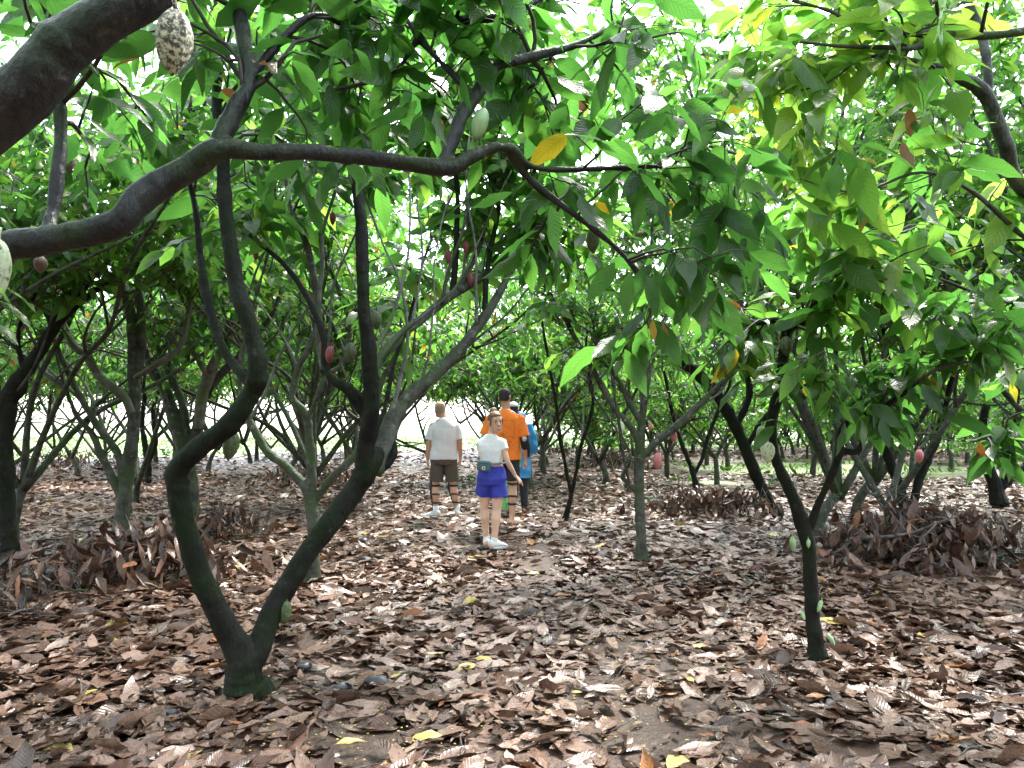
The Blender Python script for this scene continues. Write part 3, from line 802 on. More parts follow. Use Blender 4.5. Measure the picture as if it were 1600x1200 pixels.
t.limb([(*P(1660, 480, 4.4), .02), (*P(1560, 470, 4.3), .015), (*P(1450, 430, 4.2), .010), (*P(1360, 420, 4.2), .006)], world=True, twigs=7, f=(.1, 1), tints=MD, tlen=.45, zmin=1.5, lsize=.25)
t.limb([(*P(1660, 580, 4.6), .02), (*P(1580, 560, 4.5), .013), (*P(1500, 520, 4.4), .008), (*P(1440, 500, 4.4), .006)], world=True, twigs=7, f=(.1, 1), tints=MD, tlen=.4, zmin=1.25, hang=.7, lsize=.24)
t.limb([(1620, 770, 6, 5.2), (1590, 690, 6, 5.1), (1560, 680, 5, 5.0), (1520, 690, 4, 5.0)], twigs=4, f=(.3, 1), tints=DK, zmin=1.2, tlen=.3)
for (px, py, L, ti) in ((1495, 170, .13, .985), (1335, 90, .12, .985), (1420, 170, .14, .975), (1530, 690, .16, .965)):
    t.leaf(px, py, 3.6 if py < 600 else 4.9, L, (.1, -.1, -1), ti, up=.9, W=L * .45)
t.pod(1436, 702, 5.4, 'p', .10, .06, M_POD_PINK)
t.done()

# 5. bright overhanging tree top beyond the path on the right
def behind(base_px, label, seed, limbs, Y, bark=None, tints=MD, zmin=2.45, pods=(), trunk=None, tw=8, tlen=.6, lsize=.19, group="cacao trees near the path"):
    t = Tree((P(base_px, 655, Y).x, Y), label, seed, bark, group, slim=.62)
    t.nsides = 10; t.crown_st = 6; t.thin, t.voxel = .0145, .0095 if Y < 10 else .0115
    for i, l in enumerate(limbs):
        pale = l[0] == 'pale'
        pts = [(a[0], a[1], a[2], Y + (a[3] if len(a) > 3 else 0)) for a in (l[1:] if pale else l)]
        t.limb(pts, "trunk" if i == 0 else "limb", mat=M_BARKP if pale else None, twigs=0 if i == 0 else tw, f=(.5, 1), tints=tints, zmin=zmin, tlen=tlen, lsize=lsize)
        if i:       # limbs go on into the canopy above
            e = pts[-1]; p = np.array(P(e[0], e[1], e[3])); q = np.array(P(pts[-2][0], pts[-2][1], pts[-2][3]))
            d = unit(unit(p - q) + np.array([0, 0, .5])); r = e[2] * e[3] / FPX
            ln = t.rng.uniform(1.1, 2.1)
            w = [(*p, r)] + [(*(p + d * ln * k + t.rng.normal(0, .08, 3)), r * (1 - .7 * k)) for k in (.35, .7, 1.0)]
            t.limb(w, "limb", twigs=tw + 8, f=(.1, 1), tints=tints, zmin=zmin, world=True, tlen=tlen + .1, lsize=lsize)
        if i:       # slender pale shoots fanning up out of it
            for _ in range(2):
                k = t.rng.integers(1, max(2, len(pts) - 1)); a_ = pts[k]
                p = np.array(P(a_[0], a_[1], a_[3])); d = unit(np.array([t.rng.normal(0, .6), t.rng.normal(0, .5), 1.0]))
                w, r, q = [], t.rng.uniform(.010, .017), p.copy()
                for j in range(6):
                    w.append((*q, r / t.slim)); d = unit(d + t.rng.normal(0, .2, 3) + np.array([0, 0, .08])); q = q + d * t.rng.uniform(.22, .42); r *= .84
                t.limb(w, "limb", world=True, mat=M_BARKP if t.rng.random() < .6 else M_BARKG)
    for q in pods: t.pod(*q)
    return t.done()

behind(490, "smaller forked trunk standing behind the front V tree, in the opening of the V", 51,
       [[(490, 915, 19), (490, 850, 16), (489, 800, 16), (486, 765, 14)],
        [(488, 800, 12), (480, 764, 13), (450, 730, 11), (413, 700, 11), (390, 655, 9), (375, 600, 8), (380, 540, 7), (395, 480, 5)],
        [(488, 775, 12), (487, 720, 12), (482, 680, 11), (479, 645, 11), (458, 622, 9), (465, 575, 8), (490, 530, 7), (500, 470, 5)],
        [(492, 785, 10), (515, 750, 10), (552, 714, 10), (580, 660, 8), (600, 590, 7), (640, 520, 5)],
        [(484, 650, 8), (510, 590, 7), (540, 560, 7), (545, 500, 6), (520, 430, 5)]], 6.9, M_BARKG, pods=[(600, 700, 6.9, 'd4', .13, .08, M_POD_DARK)], tw=6)
behind(10, "thick dark trunk cut by the left edge, its limb slanting up to the right", 52,
       [[(2, 905, 38), (8, 870, 30), (5, 800, 24), (7, 700, 21), (12, 640, 20)],
        [(8, 670, 18), (14, 625, 19), (35, 585, 18), (62, 548, 16), (115, 466, 14), (168, 403, 12), (205, 345, 10), (260, 270, 7)],
        [(10, 690, 12), (-20, 620, 14), (-45, 540, 12), (-50, 450, 9)],
        [(80, 520, 8), (130, 470, 8), (190, 430, 9), (260, 395, 8), (330, 345, 6), (380, 300, 5)],
        [(12, 640, 8), (40, 600, 7), (30, 520, 6), (70, 430, 5)]], 7.4, tw=7)
behind(187, "tall upright trunk left of the V tree with a pale branch leaning left", 53,
       [[(185, 862, 22), (190, 810, 18), (197, 750, 18), (205, 690, 16), (209, 620, 15), (208, 560, 14)],
        [(209, 600, 13), (207, 520, 13), (200, 470, 13), (185, 430, 12), (178, 395, 10), (184, 350, 8), (200, 280, 6)],
        ['pale', (207, 645, 9, -.1), (190, 618, 11, -.15), (160, 592, 11, -.2), (135, 555, 10, -.25), (118, 545, 9, -.3), (100, 510, 8, -.3), (85, 460, 6, -.3)],
        ['pale', (212, 590, 7, -.1), (240, 572, 8, -.3), (268, 555, 8, -.4), (287, 530, 7, -.45), (296, 480, 6, -.5), (300, 455, 5, -.5)],
        ['pale', (107, 612, 5), (85, 595, 6), (60, 575, 6), (30, 550, 4)],
        [(192, 760, 10), (184, 708, 10), (150, 660, 9), (120, 610, 8), (105, 580, 7), (88, 540, 6), (70, 480, 5)],
        [(190, 780, 9), (172, 745, 11), (158, 715, 9), (145, 680, 8), (120, 650, 6), (100, 600, 4)],
        [(212, 600, 10), (222, 545, 10), (218, 470, 9), (215, 400, 7), (225, 320, 5)]], 8.9, M_BARKG, tw=7)
behind(295, "mossy grey trunk splitting in two just behind the bend of the V tree", 54,
       [[(300, 800, 24, 0), (296, 745, 20, 0), (290, 705, 20, 0)],
        [(290, 715, 17), (276, 665, 17), (262, 620, 15), (243, 585, 13), (225, 545, 12), (218, 480, 9), (210, 400, 7)],
        [(296, 715, 13), (306, 690, 14), (312, 645, 14), (318, 620, 12), (345, 585, 10), (385, 545, 9), (425, 490, 7), (450, 420, 5)],
        ['pale', (310, 670, 14, -.1), (318, 610, 14, -.15), (335, 565, 12, -.2), (355, 535, 10, -.2), (365, 495, 8, -.2), (350, 430, 5, -.2)],
        ['pale', (322, 585, 7, -.2), (308, 560, 7, -.3), (290, 530, 7, -.3), (275, 500, 5, -.3)],
        [(296, 690, 9), (280, 620, 11), (262, 570, 10), (240, 530, 9), (228, 470, 7), (232, 400, 5)],
        [(250, 590, 6), (240, 565, 7), (280, 515, 6), (300, 480, 5), (300, 440, 4)]], 10.5, M_BARKG, tw=7)
behind(1003, "straight trunk with a short stub and pink pods, right of the walkers", 55,
       [[(1003, 885, 18), (1002, 850, 14), (999, 790, 13), (999, 730, 13), (1001, 680, 12)],
        [(1001, 700, 9), (985, 668, 9), (960, 640, 8), (935, 595, 8), (905, 540, 7), (880, 490, 7), (856, 455, 6), (848, 400, 5)],
        [(1003, 715, 9), (1022, 695, 10), (1050, 672, 10), (1080, 645, 9), (1110, 615, 8), (1146, 580, 7), (1175, 530, 5)],
        [(1000, 690, 8), (1004, 640, 9), (1012, 590, 8), (1010, 530, 7), (1020, 470, 5)],
        [(1005, 670, 7), (985, 630, 7), (960, 585, 6), (940, 560, 5), (925, 500, 4)],
        [(994, 770, 6), (984, 758, 6), (974, 748, 5.5), (972, 744, 5)]], 8.0, M_BARKG,
       pods=[(1027, 707, 7.9, 'p2', .18, .10, M_POD_PINK), (1053, 673, 8.1, 'p3', .13, .075, M_POD_PINK), (970, 658, 7.9, 's4', .14, .085, M_POD_PALE), (1016, 660, 7.9, 'p4', .09, .05, M_POD_PINK)], tw=11, zmin=2.0)
behind(885, "slender young trunk forking low, just right of the walkers", 56,
       [[(884, 822, 9), (886, 800, 7), (892, 772, 6.5), (893, 760, 6)],
        [(893, 772, 5), (885, 735, 5), (876, 690, 5), (871, 645, 5), (862, 590, 4.5), (850, 520, 4), (838, 450, 3)],
        [(893, 772, 5), (901, 735, 5), (908, 697, 5), (920, 660, 5), (927, 615, 4), (915, 560, 4), (920, 490, 3)]], 11.0, tw=6)
behind(1088, "small forked trunk on the right with thin diverging limbs", 57,
       [[(1090, 776, 9), (1086, 750, 8), (1081, 730, 7)],
        [(1082, 738, 6), (1072, 710, 6), (1064, 690, 6), (1050, 640, 5), (1040, 590, 4)],
        [(1084, 742, 5), (1098, 715, 5), (1106, 685, 5), (1120, 650, 5), (1140, 600, 4)]], 15.0, tw=6, zmin=1.8)
behind(1205, "thick dark trunk leaning left behind the slim right tree", 58,
       [[(1212, 806, 15), (1198, 775, 14), (1180, 735, 15), (1160, 690, 15), (1135, 640, 15)],
        [(1140, 650, 14), (1115, 610, 15), (1090, 585, 15), (1060, 562, 14), (1030, 530, 11), (1000, 480, 8)],
        [(1150, 670, 9), (1170, 620, 9), (1165, 580, 8), (1150, 540, 8), (1145, 490, 7), (1160, 430, 5)],
        [(1165, 700, 7), (1190, 660, 7), (1220, 620, 6), (1255, 560, 5), (1270, 500, 4)]], 11.8, tw=9, zmin=1.6)
behind(1425, "pair of leaning trunks at the right, rising out of a heap of dead brush", 59,
       [[(1418, 815, 14), (1408, 770, 13), (1392, 725, 13), (1382, 690, 12), (1378, 660, 10)],
        [(1380, 680, 9), (1375, 640, 9), (1390, 590, 8), (1380, 530, 7), (1370, 460, 5)],
        [(1384, 690, 9), (1400, 640, 8), (1430, 600, 7), (1450, 540, 6)],
        [(1424, 800, 10), (1436, 750, 11), (1452, 715, 11), (1466, 680, 10), (1480, 620, 8), (1500, 550, 6)]], 10.3, tw=11, zmin=1.4)
behind(1560, "dark stump-like fork with a low limb near the right edge", 60,
       [[(1562, 785, 20), (1556, 755, 16), (1545, 730, 14), (1540, 705, 13)],
        [(1541, 710, 12), (1535, 660, 10), (1545, 600, 8), (1530, 540, 6)],
        [(1560, 765, 12), (1580, 745, 12), (1605, 727, 11), (1640, 700, 9)],
        [(1560, 760, 6), (1572, 725, 5), (1575, 690, 5), (1590, 640, 4)]], 12.5, tw=10, zmin=1.3)
behind(228, "two thin dark stems side by side behind the upright trunk at left", 61,
       [[(232, 750, 9), (230, 715, 8), (225, 680, 7)],
        [(228, 700, 7), (222, 660, 6), (228, 600, 6), (235, 540, 5), (230, 470, 4)],
        [(232, 725, 6), (243, 690, 6), (240, 640, 5), (255, 590, 4), (260, 530, 4)]], 16.0, tw=7)
# ---------------------------------------------------------------- the plantation farther back
def make_background_tree(seed, zmin, height, nleaf_scale=1.0, spread=1.0, steep=1.0):
    rng = np.random.default_rng(seed)
    wood, tw, rows = Mesher(), Mesher(), []
    h0 = rng.uniform(.35, .9)
    lean = rng.normal(0, .12, 2)
    tr = np.array([[0, 0, -.08], [lean[0] * .3, lean[1] * .3, h0 * .5], [lean[0], lean[1], h0]])
    c = crom(np.c_[tr, [.085, .062, .055]], 5)
    wood.tube(c[:, :3], c[:, 3], 9, .05, rng)
    nl = rng.integers(3, 6); ph = rng.uniform(0, 6.28)
    polys = []
    for i in range(nl):
        a = ph + i * 6.283 / nl + rng.normal(0, .35)
        out = np.array([math.cos(a), math.sin(a), 0])
        p = np.array([lean[0], lean[1], h0 - .08]); d = unit(out * rng.uniform(.5, 1.0) * steep + np.array([0, 0, .95]))
        pts, r = [[*p, .046]], .043
        n = 6
        for k in range(n):
            d = unit(d + rng.standard_normal(3) * .2 + np.array([0, 0, .07]) - (out * .05 if k > 2 else 0))
            p = p + d * (height - h0) / n * rng.uniform(.85, 1.2)
            r *= .80
            pts.append([*p, r])
        c = crom(pts, 4); wood.tube(c[:, :3], c[:, 3], 7, .05, rng); polys.append(c)
        for _ in range(rng.integers(3, 6)):
            k = rng.integers(3, 15); q = c[k]
            d2 = unit(c[k + 1, :3] - c[k, :3] + rng.standard_normal(3) * .55)
            d2[2] = max(d2[2], .35 if steep == 1 else .7); d2 = unit(d2)
            pp, rr, b = q[:3].copy(), q[3] * .75, [[*q[:3], q[3] * .8]]
            for j in range(5):
                d2 = unit(d2 + rng.standard_normal(3) * .25 + np.array([0, 0, .08]))
                pp = pp + d2 * rng.uniform(.3, .5); rr *= .74
                b.append([*pp, rr])
            b = crom(b, 3); wood.tube(b[:, :3], b[:, 3], 6, .05, rng); polys.append(b)
    for c in polys:
        grow_on(tw, rows, rng, c[:, :3], c[:, 3], max(3, int(8.5 * nleaf_scale)), .35, 1.0, .62 * spread, .195, zmin + rng.uniform(-.15, .3), (.05, .80), .25, .5, 2, .022, .075)
    tw_me = tw.mesh("twig_spray")
    tw_me.materials.append(M_TWIG)
    wm = wood.mesh("trunk"); wm.materials.append(M_BARKG)
    lm = leaf_mesh("foliage", rows, 4, 0, seed); lm.materials.append(M_LEAF)
    return wm, tw_me, lm, len(rows)

VAR = [make_background_tree(100 + i, [2.0, 2.15, 1.85, 2.1, 2.25, 1.9][i], [5.9, 6.9, 6.3, 7.2, 5.6, 6.7][i], 1.75) for i in range(6)]
LOW = [make_background_tree(200 + i, [.9, 1.0][i], [4.2, 4.8][i], 1.3) for i in range(2)]
TALL = [make_background_tree(300 + i, [2.7, 2.9][i], [6.4, 7.0][i], 1.9, 1.1, .55) for i in range(2)]

def stand(var, x, y, rz, s, label, group):
    r = empty("cacao_tree", (x, y, float(hgt(x, y)) if abs(x) < 25 and y < 46 else 0.0), rz)
    r.scale = (s, s, s)
    tag(r, label, "tree", group)
    for nm, me in zip(("trunk", "twig_spray", "foliage"), var[:3]):
        o = add_obj(nm, me, None, r)
        if nm == "twig_spray": o['kind'] = 'stuff'
    return r

TAKEN = [(-1.41, 4.1), (1.83, 4.67), (4.1, 4.3), (-1.8, 6.9), (-4.87, 7.4), (-4.56, 8.9), (-4.4, 10.5), (1.34, 8.0), (.77, 11), (3.6, 15), (4.0, 11.8), (5.3, 10.3), (7.9, 12.5), (-7.6, 16),
         (-1.0, 10.95), (-.2, 9), (-.1, 10), (.1, 11.3)]
CLOSE = [(-2.9, 11.2), (3.58, 9.25), (-6.6, 6.0), (6.6, 8.4), (-5.6, 8.7), (5.0, 11.4), (8.4, 11.6)]
CLOSE_LAB = ["tall cacao tree left of the man in white, its crown arching over the lane", "tall cacao tree hidden behind the slim right tree, leaves high up",
             "tall cacao tree left of the trunk cut by the left edge", "tall cacao tree at the right behind the glossy hanging leaves",
             "tall cacao tree behind the thick trunk cut by the left edge", "tall cacao tree behind the pair of leaning trunks at right",
             "tall cacao tree between the leaning trunks and the right edge"]
rng = np.random.default_rng(5)
spots = []
y = 8.5
row = 0
while y < 45:
    sp = 3.2 if y < 16 else 3.0
    half = .70 * y + 3.5
    x = -half + (row % 2) * sp / 2 + rng.uniform(0, .5)
    while x < half:
        px_, py_ = x + rng.normal(0, .35), y + rng.normal(0, .35)
        ipx = 800 + FPX * px_ / py_
        ok = all((px_ - a) ** 2 + (py_ - b_) ** 2 > 1.9 ** 2 for a, b_ in TAKEN + CLOSE[-2:])
        if 585 < ipx < 745 and py_ > 9: ok = False                       # the open lane the walkers look down
        if 730 < ipx < 860 and py_ < 15.5: ok = False
        if opening(px_, py_) > .45 and ipx < 900: ok = False
        if opening(px_, py_) > .75 and py_ < 30: ok = False
        if ok: spots.append((px_, py_))
        x += sp
    y += sp * .88
    row += 1
# a few that roof the gap above the lane from the sides, and those beside the camera that shade the foreground
spots += [(-2.6, 13.2), (-1.75, 17.5), (.35, 15.8), (-.2, 19.5)]
for i, (x, y) in enumerate(spots):
    right = 800 + FPX * x / y > 1000
    far = y > 27
    v = LOW[i % 2] if (y > 31 and (right or rng.random() < .25)) or (right and y > 16) else VAR[rng.integers(0, 6)]
    if y > 27:
        lab, grp = "cacao tree in one of the farthest rows, against the light", "cacao trees in the farthest rows"
    elif y > 17:
        lab, grp = "cacao tree well behind the walkers, forked stems thin against the bright clearing", "cacao trees in the rows behind the walkers"
    else:
        lab, grp = "cacao tree in the middle rows with forked dark stems and a high leafy crown", "cacao trees in the middle rows"
    stand(v, x, y, rng.uniform(0, 6.28), rng.uniform(.88, 1.14), lab, grp)
for i, (x, y) in enumerate(CLOSE):
    stand(TALL[i % 2], x, y, [2.2, 2.3, 4.2, 6.1, 3.3, 1.4, .2][i], [1, 1.05, .95, 1, 1, 1.1, 1.1][i], CLOSE_LAB[i], "tall trees whose crowns close over the path")
# beside and behind the camera: they shade the foreground as the rest of the plantation does
for i, (x, y) in enumerate([(-3.4, -1.2), (.2, -2.6), (3.3, -.8), (-6.0, 3.2), (6.6, 1.8), (-6.8, -.2), (6.9, -1.6), (-2.8, -4.4), (3.0, -4.6), (-6.2, -4.2), (6.4, -5.2), (.2, -6.5), (-9.5, 2), (9.8, 2.2), (-3.5, -8), (4, -8.5)]):
    stand(VAR[i % 6], x, y, i * 1.3, 1.05, "cacao tree standing outside the frame near the viewer", "cacao trees around the viewer")

# trees and bushes beyond the clearing
rng = np.random.default_rng(15)
for i in range(34):
    px_ = 850 + i * 26 + rng.uniform(-15, 15); y = rng.uniform(43, 58)
    stand(LOW[i % 2], (px_ - 800) / FPX * y, y, rng.uniform(0, 6.28), rng.uniform(1.1, 1.6), "bushy tree beyond the plantation's edge on the right", "bushy trees beyond the clearing")

rng = np.random.default_rng(25)
for i in range(26):
    px_ = 910 + i * 29 + rng.uniform(-15, 15); y = rng.uniform(26, 38)
    stand(LOW[i % 2], (px_ - 800) / FPX * y, y, rng.uniform(0, 6.28), rng.uniform(.5, .72), "low leafy young tree in the undergrowth far off on the right", "young trees in the undergrowth")

# ---------------------------------------------------------------- dead leaves on the ground
def litter_rows(seed, n, y0, y1, pad, size, lift, pile=0.0):
    rng = np.random.default_rng(seed)
    u = rng.uniform(0, 1, n)
    y = np.sqrt(y0 ** 2 + u * (y1 ** 2 - y0 ** 2))
    x = rng.uniform(-1, 1, n) * (.70 * y + pad)
    m1 = vnoise(x * 1.1 + 40, y * 1.1 + 9, 1) * .6 + vnoise(x * 3.1, y * 3.1, 2) * .4
    bare = np.zeros(n)
    for px_, py_, rx, ry in ((840, 885, .5, 1.2), (900, 950, .36, .5), (945, 1075, .36, .28), (880, 1190, .35, .2), (620, 1110, .25, .15), (960, 1010, .42, .5), (1010, 1130, .45, .40), (560, 1170, .36, .30), (700, 1185, .2, .12), (1230, 1120, .2, .15), (1040, 1050, .35, .25), (530, 1050, .3, .3), (830, 935, .35, .5), (480, 1010, .25, .25), (1380, 1190, .2, .2)):
        g = G(px_, py_)
        bare = np.maximum(bare, np.exp(-(((x - g.x) / rx) ** 2 + ((y - g.y) / ry) ** 2)))
    keep = (rng.uniform(0, 1, n) < (1 - .97 * bare) * np.clip(.45 + 1.1 * m1, 0, 1)) & (opening(x, y) < rng.uniform(.15, .5, n))
    x, y, m1 = x[keep], y[keep], m1[keep]; n = len(x)
    a = rng.uniform(0, 6.283, n)
    tilt = rng.normal(0.01, .07, n)
    d = np.stack([np.cos(a), np.sin(a), tilt], 1)
    nn = np.stack([rng.normal(0, .20, n), rng.normal(0, .20, n), np.ones(n)], 1)
    flip = rng.random(n) < .12
    nn[flip] += rng.normal(0, .8, (int(flip.sum()), 3))
    L = size * np.clip(rng.normal(1, .28, n), .3, 1.38)
    z = hgt(x, y) + rng.uniform(.004, lift, n) - np.minimum(tilt, 0) * L * .8 + np.abs(nn[:, 0]) * .012
    tint = np.clip(rng.beta(1.7, 1.7, n) * .90 + (m1 - .5) * .12, 0, .90)
    od = rng.random(n)
    tint = np.where(od < .013, rng.uniform(.90, .97, n), tint)
    tint = np.where(od > .9955, rng.uniform(.98, 1, n), tint)
    return np.c_[x, y, z, d, nn, L, L * rng.uniform(.32, .52, n), rng.normal(0, .13, n), rng.normal(.06, .24, n), tint]

rowsA = litter_rows(1, 20000, 2.4, 8.5, 1.6, .180, .034)
rowsA2 = litter_rows(4, 15000, 2.4, 8.5, 1.6, .085, .04)
rowsA3 = litter_rows(6, 26000, 2.4, 9.5, 1.6, .042, .03)
rowsB = litter_rows(2, 36000, 8.5, 20, 3, .180, .04)
rowsC = litter_rows(3, 34000, 20, 46, 4, .23, .06)
lit = [leaf_mesh("leaf_litter", np.vstack([rowsA, rowsA2, rowsA3]), 7, .10, 1), leaf_mesh("leaf_litter", rowsB, 5, .12, 2), leaf_mesh("leaf_litter", rowsC, 4, .1, 3)]
lit_labels = ["brown wet dead leaves carpeting the foreground", "brown dead leaves carpeting the ground around the walkers", "pale dead leaves carpeting the far plantation floor"]
for me, lb in zip(lit, lit_labels):
    tag(add_obj("leaf_litter", me, M_LITTER), lb, "leaf litter", kind='stuff')

# twigs and crumbs on the ground
rng = np.random.default_rng(61)
M = Mesher()
for _ in range(420):
    y = rng.uniform(2.6, 15); x = rng.uniform(-1, 1) * (.7 * y + .5)
    a = rng.uniform(0, 6.28); ln = rng.uniform(.08, .38); z = float(hgt(x, y)) + .035
    p = np.array([x, y, z]); dv = np.array([math.cos(a), math.sin(a), 0])
    q = p + dv * ln; q[2] = float(hgt(q[0], q[1])) + rng.uniform(.02, .05)
    mid = (p + q) / 2 + np.append(rng.normal(0, .02, 2), rng.uniform(0, .02))
    r = rng.uniform(.002, .006)
    M.tube([p, mid, q], [r, r * .85, r * .5], 5)
tag(M.build("ground_twigs", M_DEADWOOD), "thin broken twigs scattered over the dead leaves", "twigs", kind='stuff')
M = Mesher()
for _ in range(1100):
    if rng.random() < .55:
        c = [(840, 890, .45, .9), (1000, 1120, .4, .3), (560, 1170, .35, .25), (960, 1000, .4, .5)][rng.integers(0, 4)]
        g = G(c[0], c[1]); x, y = g.x + rng.normal(0, c[2]), g.y + rng.normal(0, c[3])
    else:
        y = rng.uniform(2.6, 12); x = rng.uniform(-1, 1) * (.7 * y)
    r = rng.uniform(.0022, .0052)
    M.ball((x, y, float(hgt(x, y)) + .012 + (r if rng.random() < .6 else .035)), (r * 1.4, r, r * .6), 6, 4)
tag(M.build("fallen_blossoms", mat_simple("yellow blossom", (.50, .42, .14), .6, .5, 40, 0)), "tiny yellow blossoms and crumbs sprinkled on the bare soil", "blossoms", kind='stuff')

# the few fresh yellow leaves that stand out
yl = [(160, 998, .18, 25, "yellow leaf lying against the brush heap at left"), (770, 1036, .13, 160, "curled yellow leaf near the middle of the foreground"), (692, 1168, .17, 200, "brown and yellow leaf at the bottom edge"),
      (843, 897, .13, 185, "bright yellow leaf on the bare soil behind the woman's feet"), (893, 1098, .06, 10, "small pale yellow leaf on bare soil"), (525, 1190, .13, 20, "yellow leaf cut by the bottom edge"),
      (575, 842, .12, 170, "yellow leaf on the ground left of the man in the white shirt"), (1085, 1086, .09, 120, "pointed yellow leaf in the right foreground"), (1290, 1106, .10, 165, "orange leaf below the slim right tree")]
for k, (px_, py_, L, ang, lb) in enumerate(yl):
    g = G(px_, py_); a = R(ang)
    row = [[0, 0, 0, math.cos(a), math.sin(a), .12, rng.normal(0, .2), -.4, 1, L, L * .38, .2, .25, .99 if k != 8 else .96]]
    o = add_obj("fallen_leaf", leaf_mesh("fallen_leaf", row, 8, .03, 40 + k), M_LITTER)
    o.location = (g.x, g.y, float(hgt(g.x, g.y)) + .05)
    tag(o, lb, "leaf", "yellow leaves on the ground")

# stones
def stone(px_, py_, wpx, asp, rz, label):
    g = G(px_, py_); r = wpx / 2 * g.y / FPX
    M = Mesher(); M.ball((0, 0, 0), (r, r * asp, r * .5), 18, 12)
    me = M.mesh("stone")
    for v in me.vertices:
        v.co *= 1 + .22 * mnoise.noise(v.co * (1.2 / r) + Vector((px_, py_, 0)))
    o = add_obj("stone", me, M_STONE)
    o.location = (g.x, g.y, float(hgt(g.x, g.y)) + r * .22 + .02); o.rotation_euler = (.1, .1, rz)
    tag(o, label, "stone", "dark stones among the dead leaves")
stone(590, 1068, 40, .6, .1, "larger of two rounded dark stones lying together left of the path")
stone(626, 1064, 20, .8, .6, "small round dark stone beside a larger one left of the path")
stone(534, 1078, 34, .55, .7, "dark slanted stone with a wet face, nearest the V tree's foot")
stone(475, 1045, 24, .8, .3, "grey rounded stone right behind the foot of the V tree")
stone(572, 882, 22, .6, .0, "flat dark stone on the ground left of the walkers")
stone(568, 852, 14, .8, .2, "little dark stone left of the walkers, farther off than the flat one")
stone(265, 1125, 24, .7, .2, "grey stone in the left foreground below the V tree")
stone(1196, 876, 10, .8, .2, "tiny blue grey stone left of the slim right tree")

# ---------------------------------------------------------------- heaps of dead brush
def brush(px_, py_, w, dpt, h, label, seed, nleaf=260, nbr=10, grey=.4, dark=2.6, lsz=.19):
    rng = np.random.default_rng(seed)
    g = G(px_, py_)
    base = Vector((g.x, g.y, float(hgt(g.x, g.y))))
    root = empty("brush_heap", base)
    tag(root, label, "brush heap", "heaps of pruned branches and dead leaves")
    tw = Mesher(); rows = []
    def surf(x, y):
        return h * max(0, 1 - (x / w) ** 2 - (y / dpt) ** 2) ** .6
    for i in range(nbr):
        x, y = rng.uniform(-.8, .8) * w, rng.uniform(-.6, .6) * dpt
        a = rng.uniform(0, 6.28); ln = rng.uniform(.5, 1.0) * w
        dv = np.array([math.cos(a), math.sin(a) * .6, rng.uniform(-.1, .35)])
        p = np.array([x, y, surf(x, y) * rng.uniform(.3, .9)]) - dv * ln * .4
        p[2] = max(p[2], .03)
        pts = [p]
        for k in range(5):
            dv = unit(dv + rng.standard_normal(3) * .18 - np.array([0, 0, .04])); q = pts[-1] + dv * ln / 5
            q[2] = max(q[2], .02); pts.append(q)
        r = rng.uniform(.008, .022)
        M = Mesher(); c = crom(pts, 4); M.tube(c, np.linspace(r, r * .35, len(c)), 7, .06, rng)
        M.build("branch", M_DEADWOOD if rng.random() < grey else M_BARKG, root)
        for _ in range(14):
            f = rng.integers(3, len(c) - 1); d2 = unit(c[f] - c[f - 1] + rng.standard_normal(3) * .7); l2 = rng.uniform(.12, .4) * min(w, .9)
            e = c[f] + d2 * l2; e[2] = max(e[2], .02)
            tw.tube([c[f], (c[f] + e) / 2 + rng.normal(0, .02, 3), e], [r * .4, r * .3, r * .15], 5)
    tw.build("twig_spray", M_DEADWOOD, root)['kind'] = 'stuff'
    for i in range(nleaf):
        x, y = rng.normal(0, .45) * w, rng.normal(0, .4) * dpt
        z = surf(x, y) * rng.uniform(.2, 1.05) + .02
        hang = rng.random() < .45
        d = np.array([rng.normal(0, .5), rng.normal(0, .5), -1.0 if hang else rng.normal(0, .5)])
        L = lsz * rng.uniform(.5, 1.25)
        if hang: z = max(z + .08, L * .9)
        n_ = np.array([rng.normal(0, .6), -1 + rng.normal(0, .5), .6]) if hang else np.array([rng.normal(0, .4), rng.normal(0, .4), 1])
        rows.append([x, y, z, *d, *n_, L, L * rng.uniform(.22, .46), rng.normal(.1, .35), rng.uniform(-.2, .9), float(np.clip(rng.beta(1.4, dark), 0, .9)) if rng.random() > .02 else .92])
    o = add_obj("dead_foliage", leaf_mesh("dead_foliage", rows, 6, .08, seed), M_LITTER, root)
    o['kind'] = 'stuff'
    return root
brush(225, 915, .80, .7, .42, "nearest heap at left, big grey brown leaves over dead branches", 71, 420, 12, .4, 2.4, .25)
brush(20, 960, .55, .7, .40, "tangle of bare grey branches at the left edge", 72, 110, 12, .9)
brush(345, 835, .6, .6, .28, "small heap of dead twigs and leaves just behind the V tree's left limb", 73, 200, 8)
brush(1440, 880, 1.1, .8, .52, "large dark heap of limp dead leaves and branches at the right edge", 74, 720, 22, .3, 3.4, .21)
brush(1110, 805, .95, .7, .34, "low heap of reddish brown dead leaves behind the slim right tree", 75, 480, 12, .3, 3.8, .20)
brush(960, 735, 1.1, .8, .5, "heap of pruned branches right behind the walkers", 76, 280, 12, .7)
brush(100, 735, 2.2, .8, .55, "long grey heap of brush far off at the left", 77, 420, 12, .8)
brush(480, 760, 1.3, .8, .40, "brown heap of brush seen through the V tree", 78, 380, 10, .5)
brush(880, 712, 1.0, .8, .45, "far heap of brush right of the person in the blue poncho", 79, 200, 9, .6)
brush(400, 690, 1.5, .9, .5, "farthest heap of brush, at the edge of the clearing left", 80, 200, 9, .8)

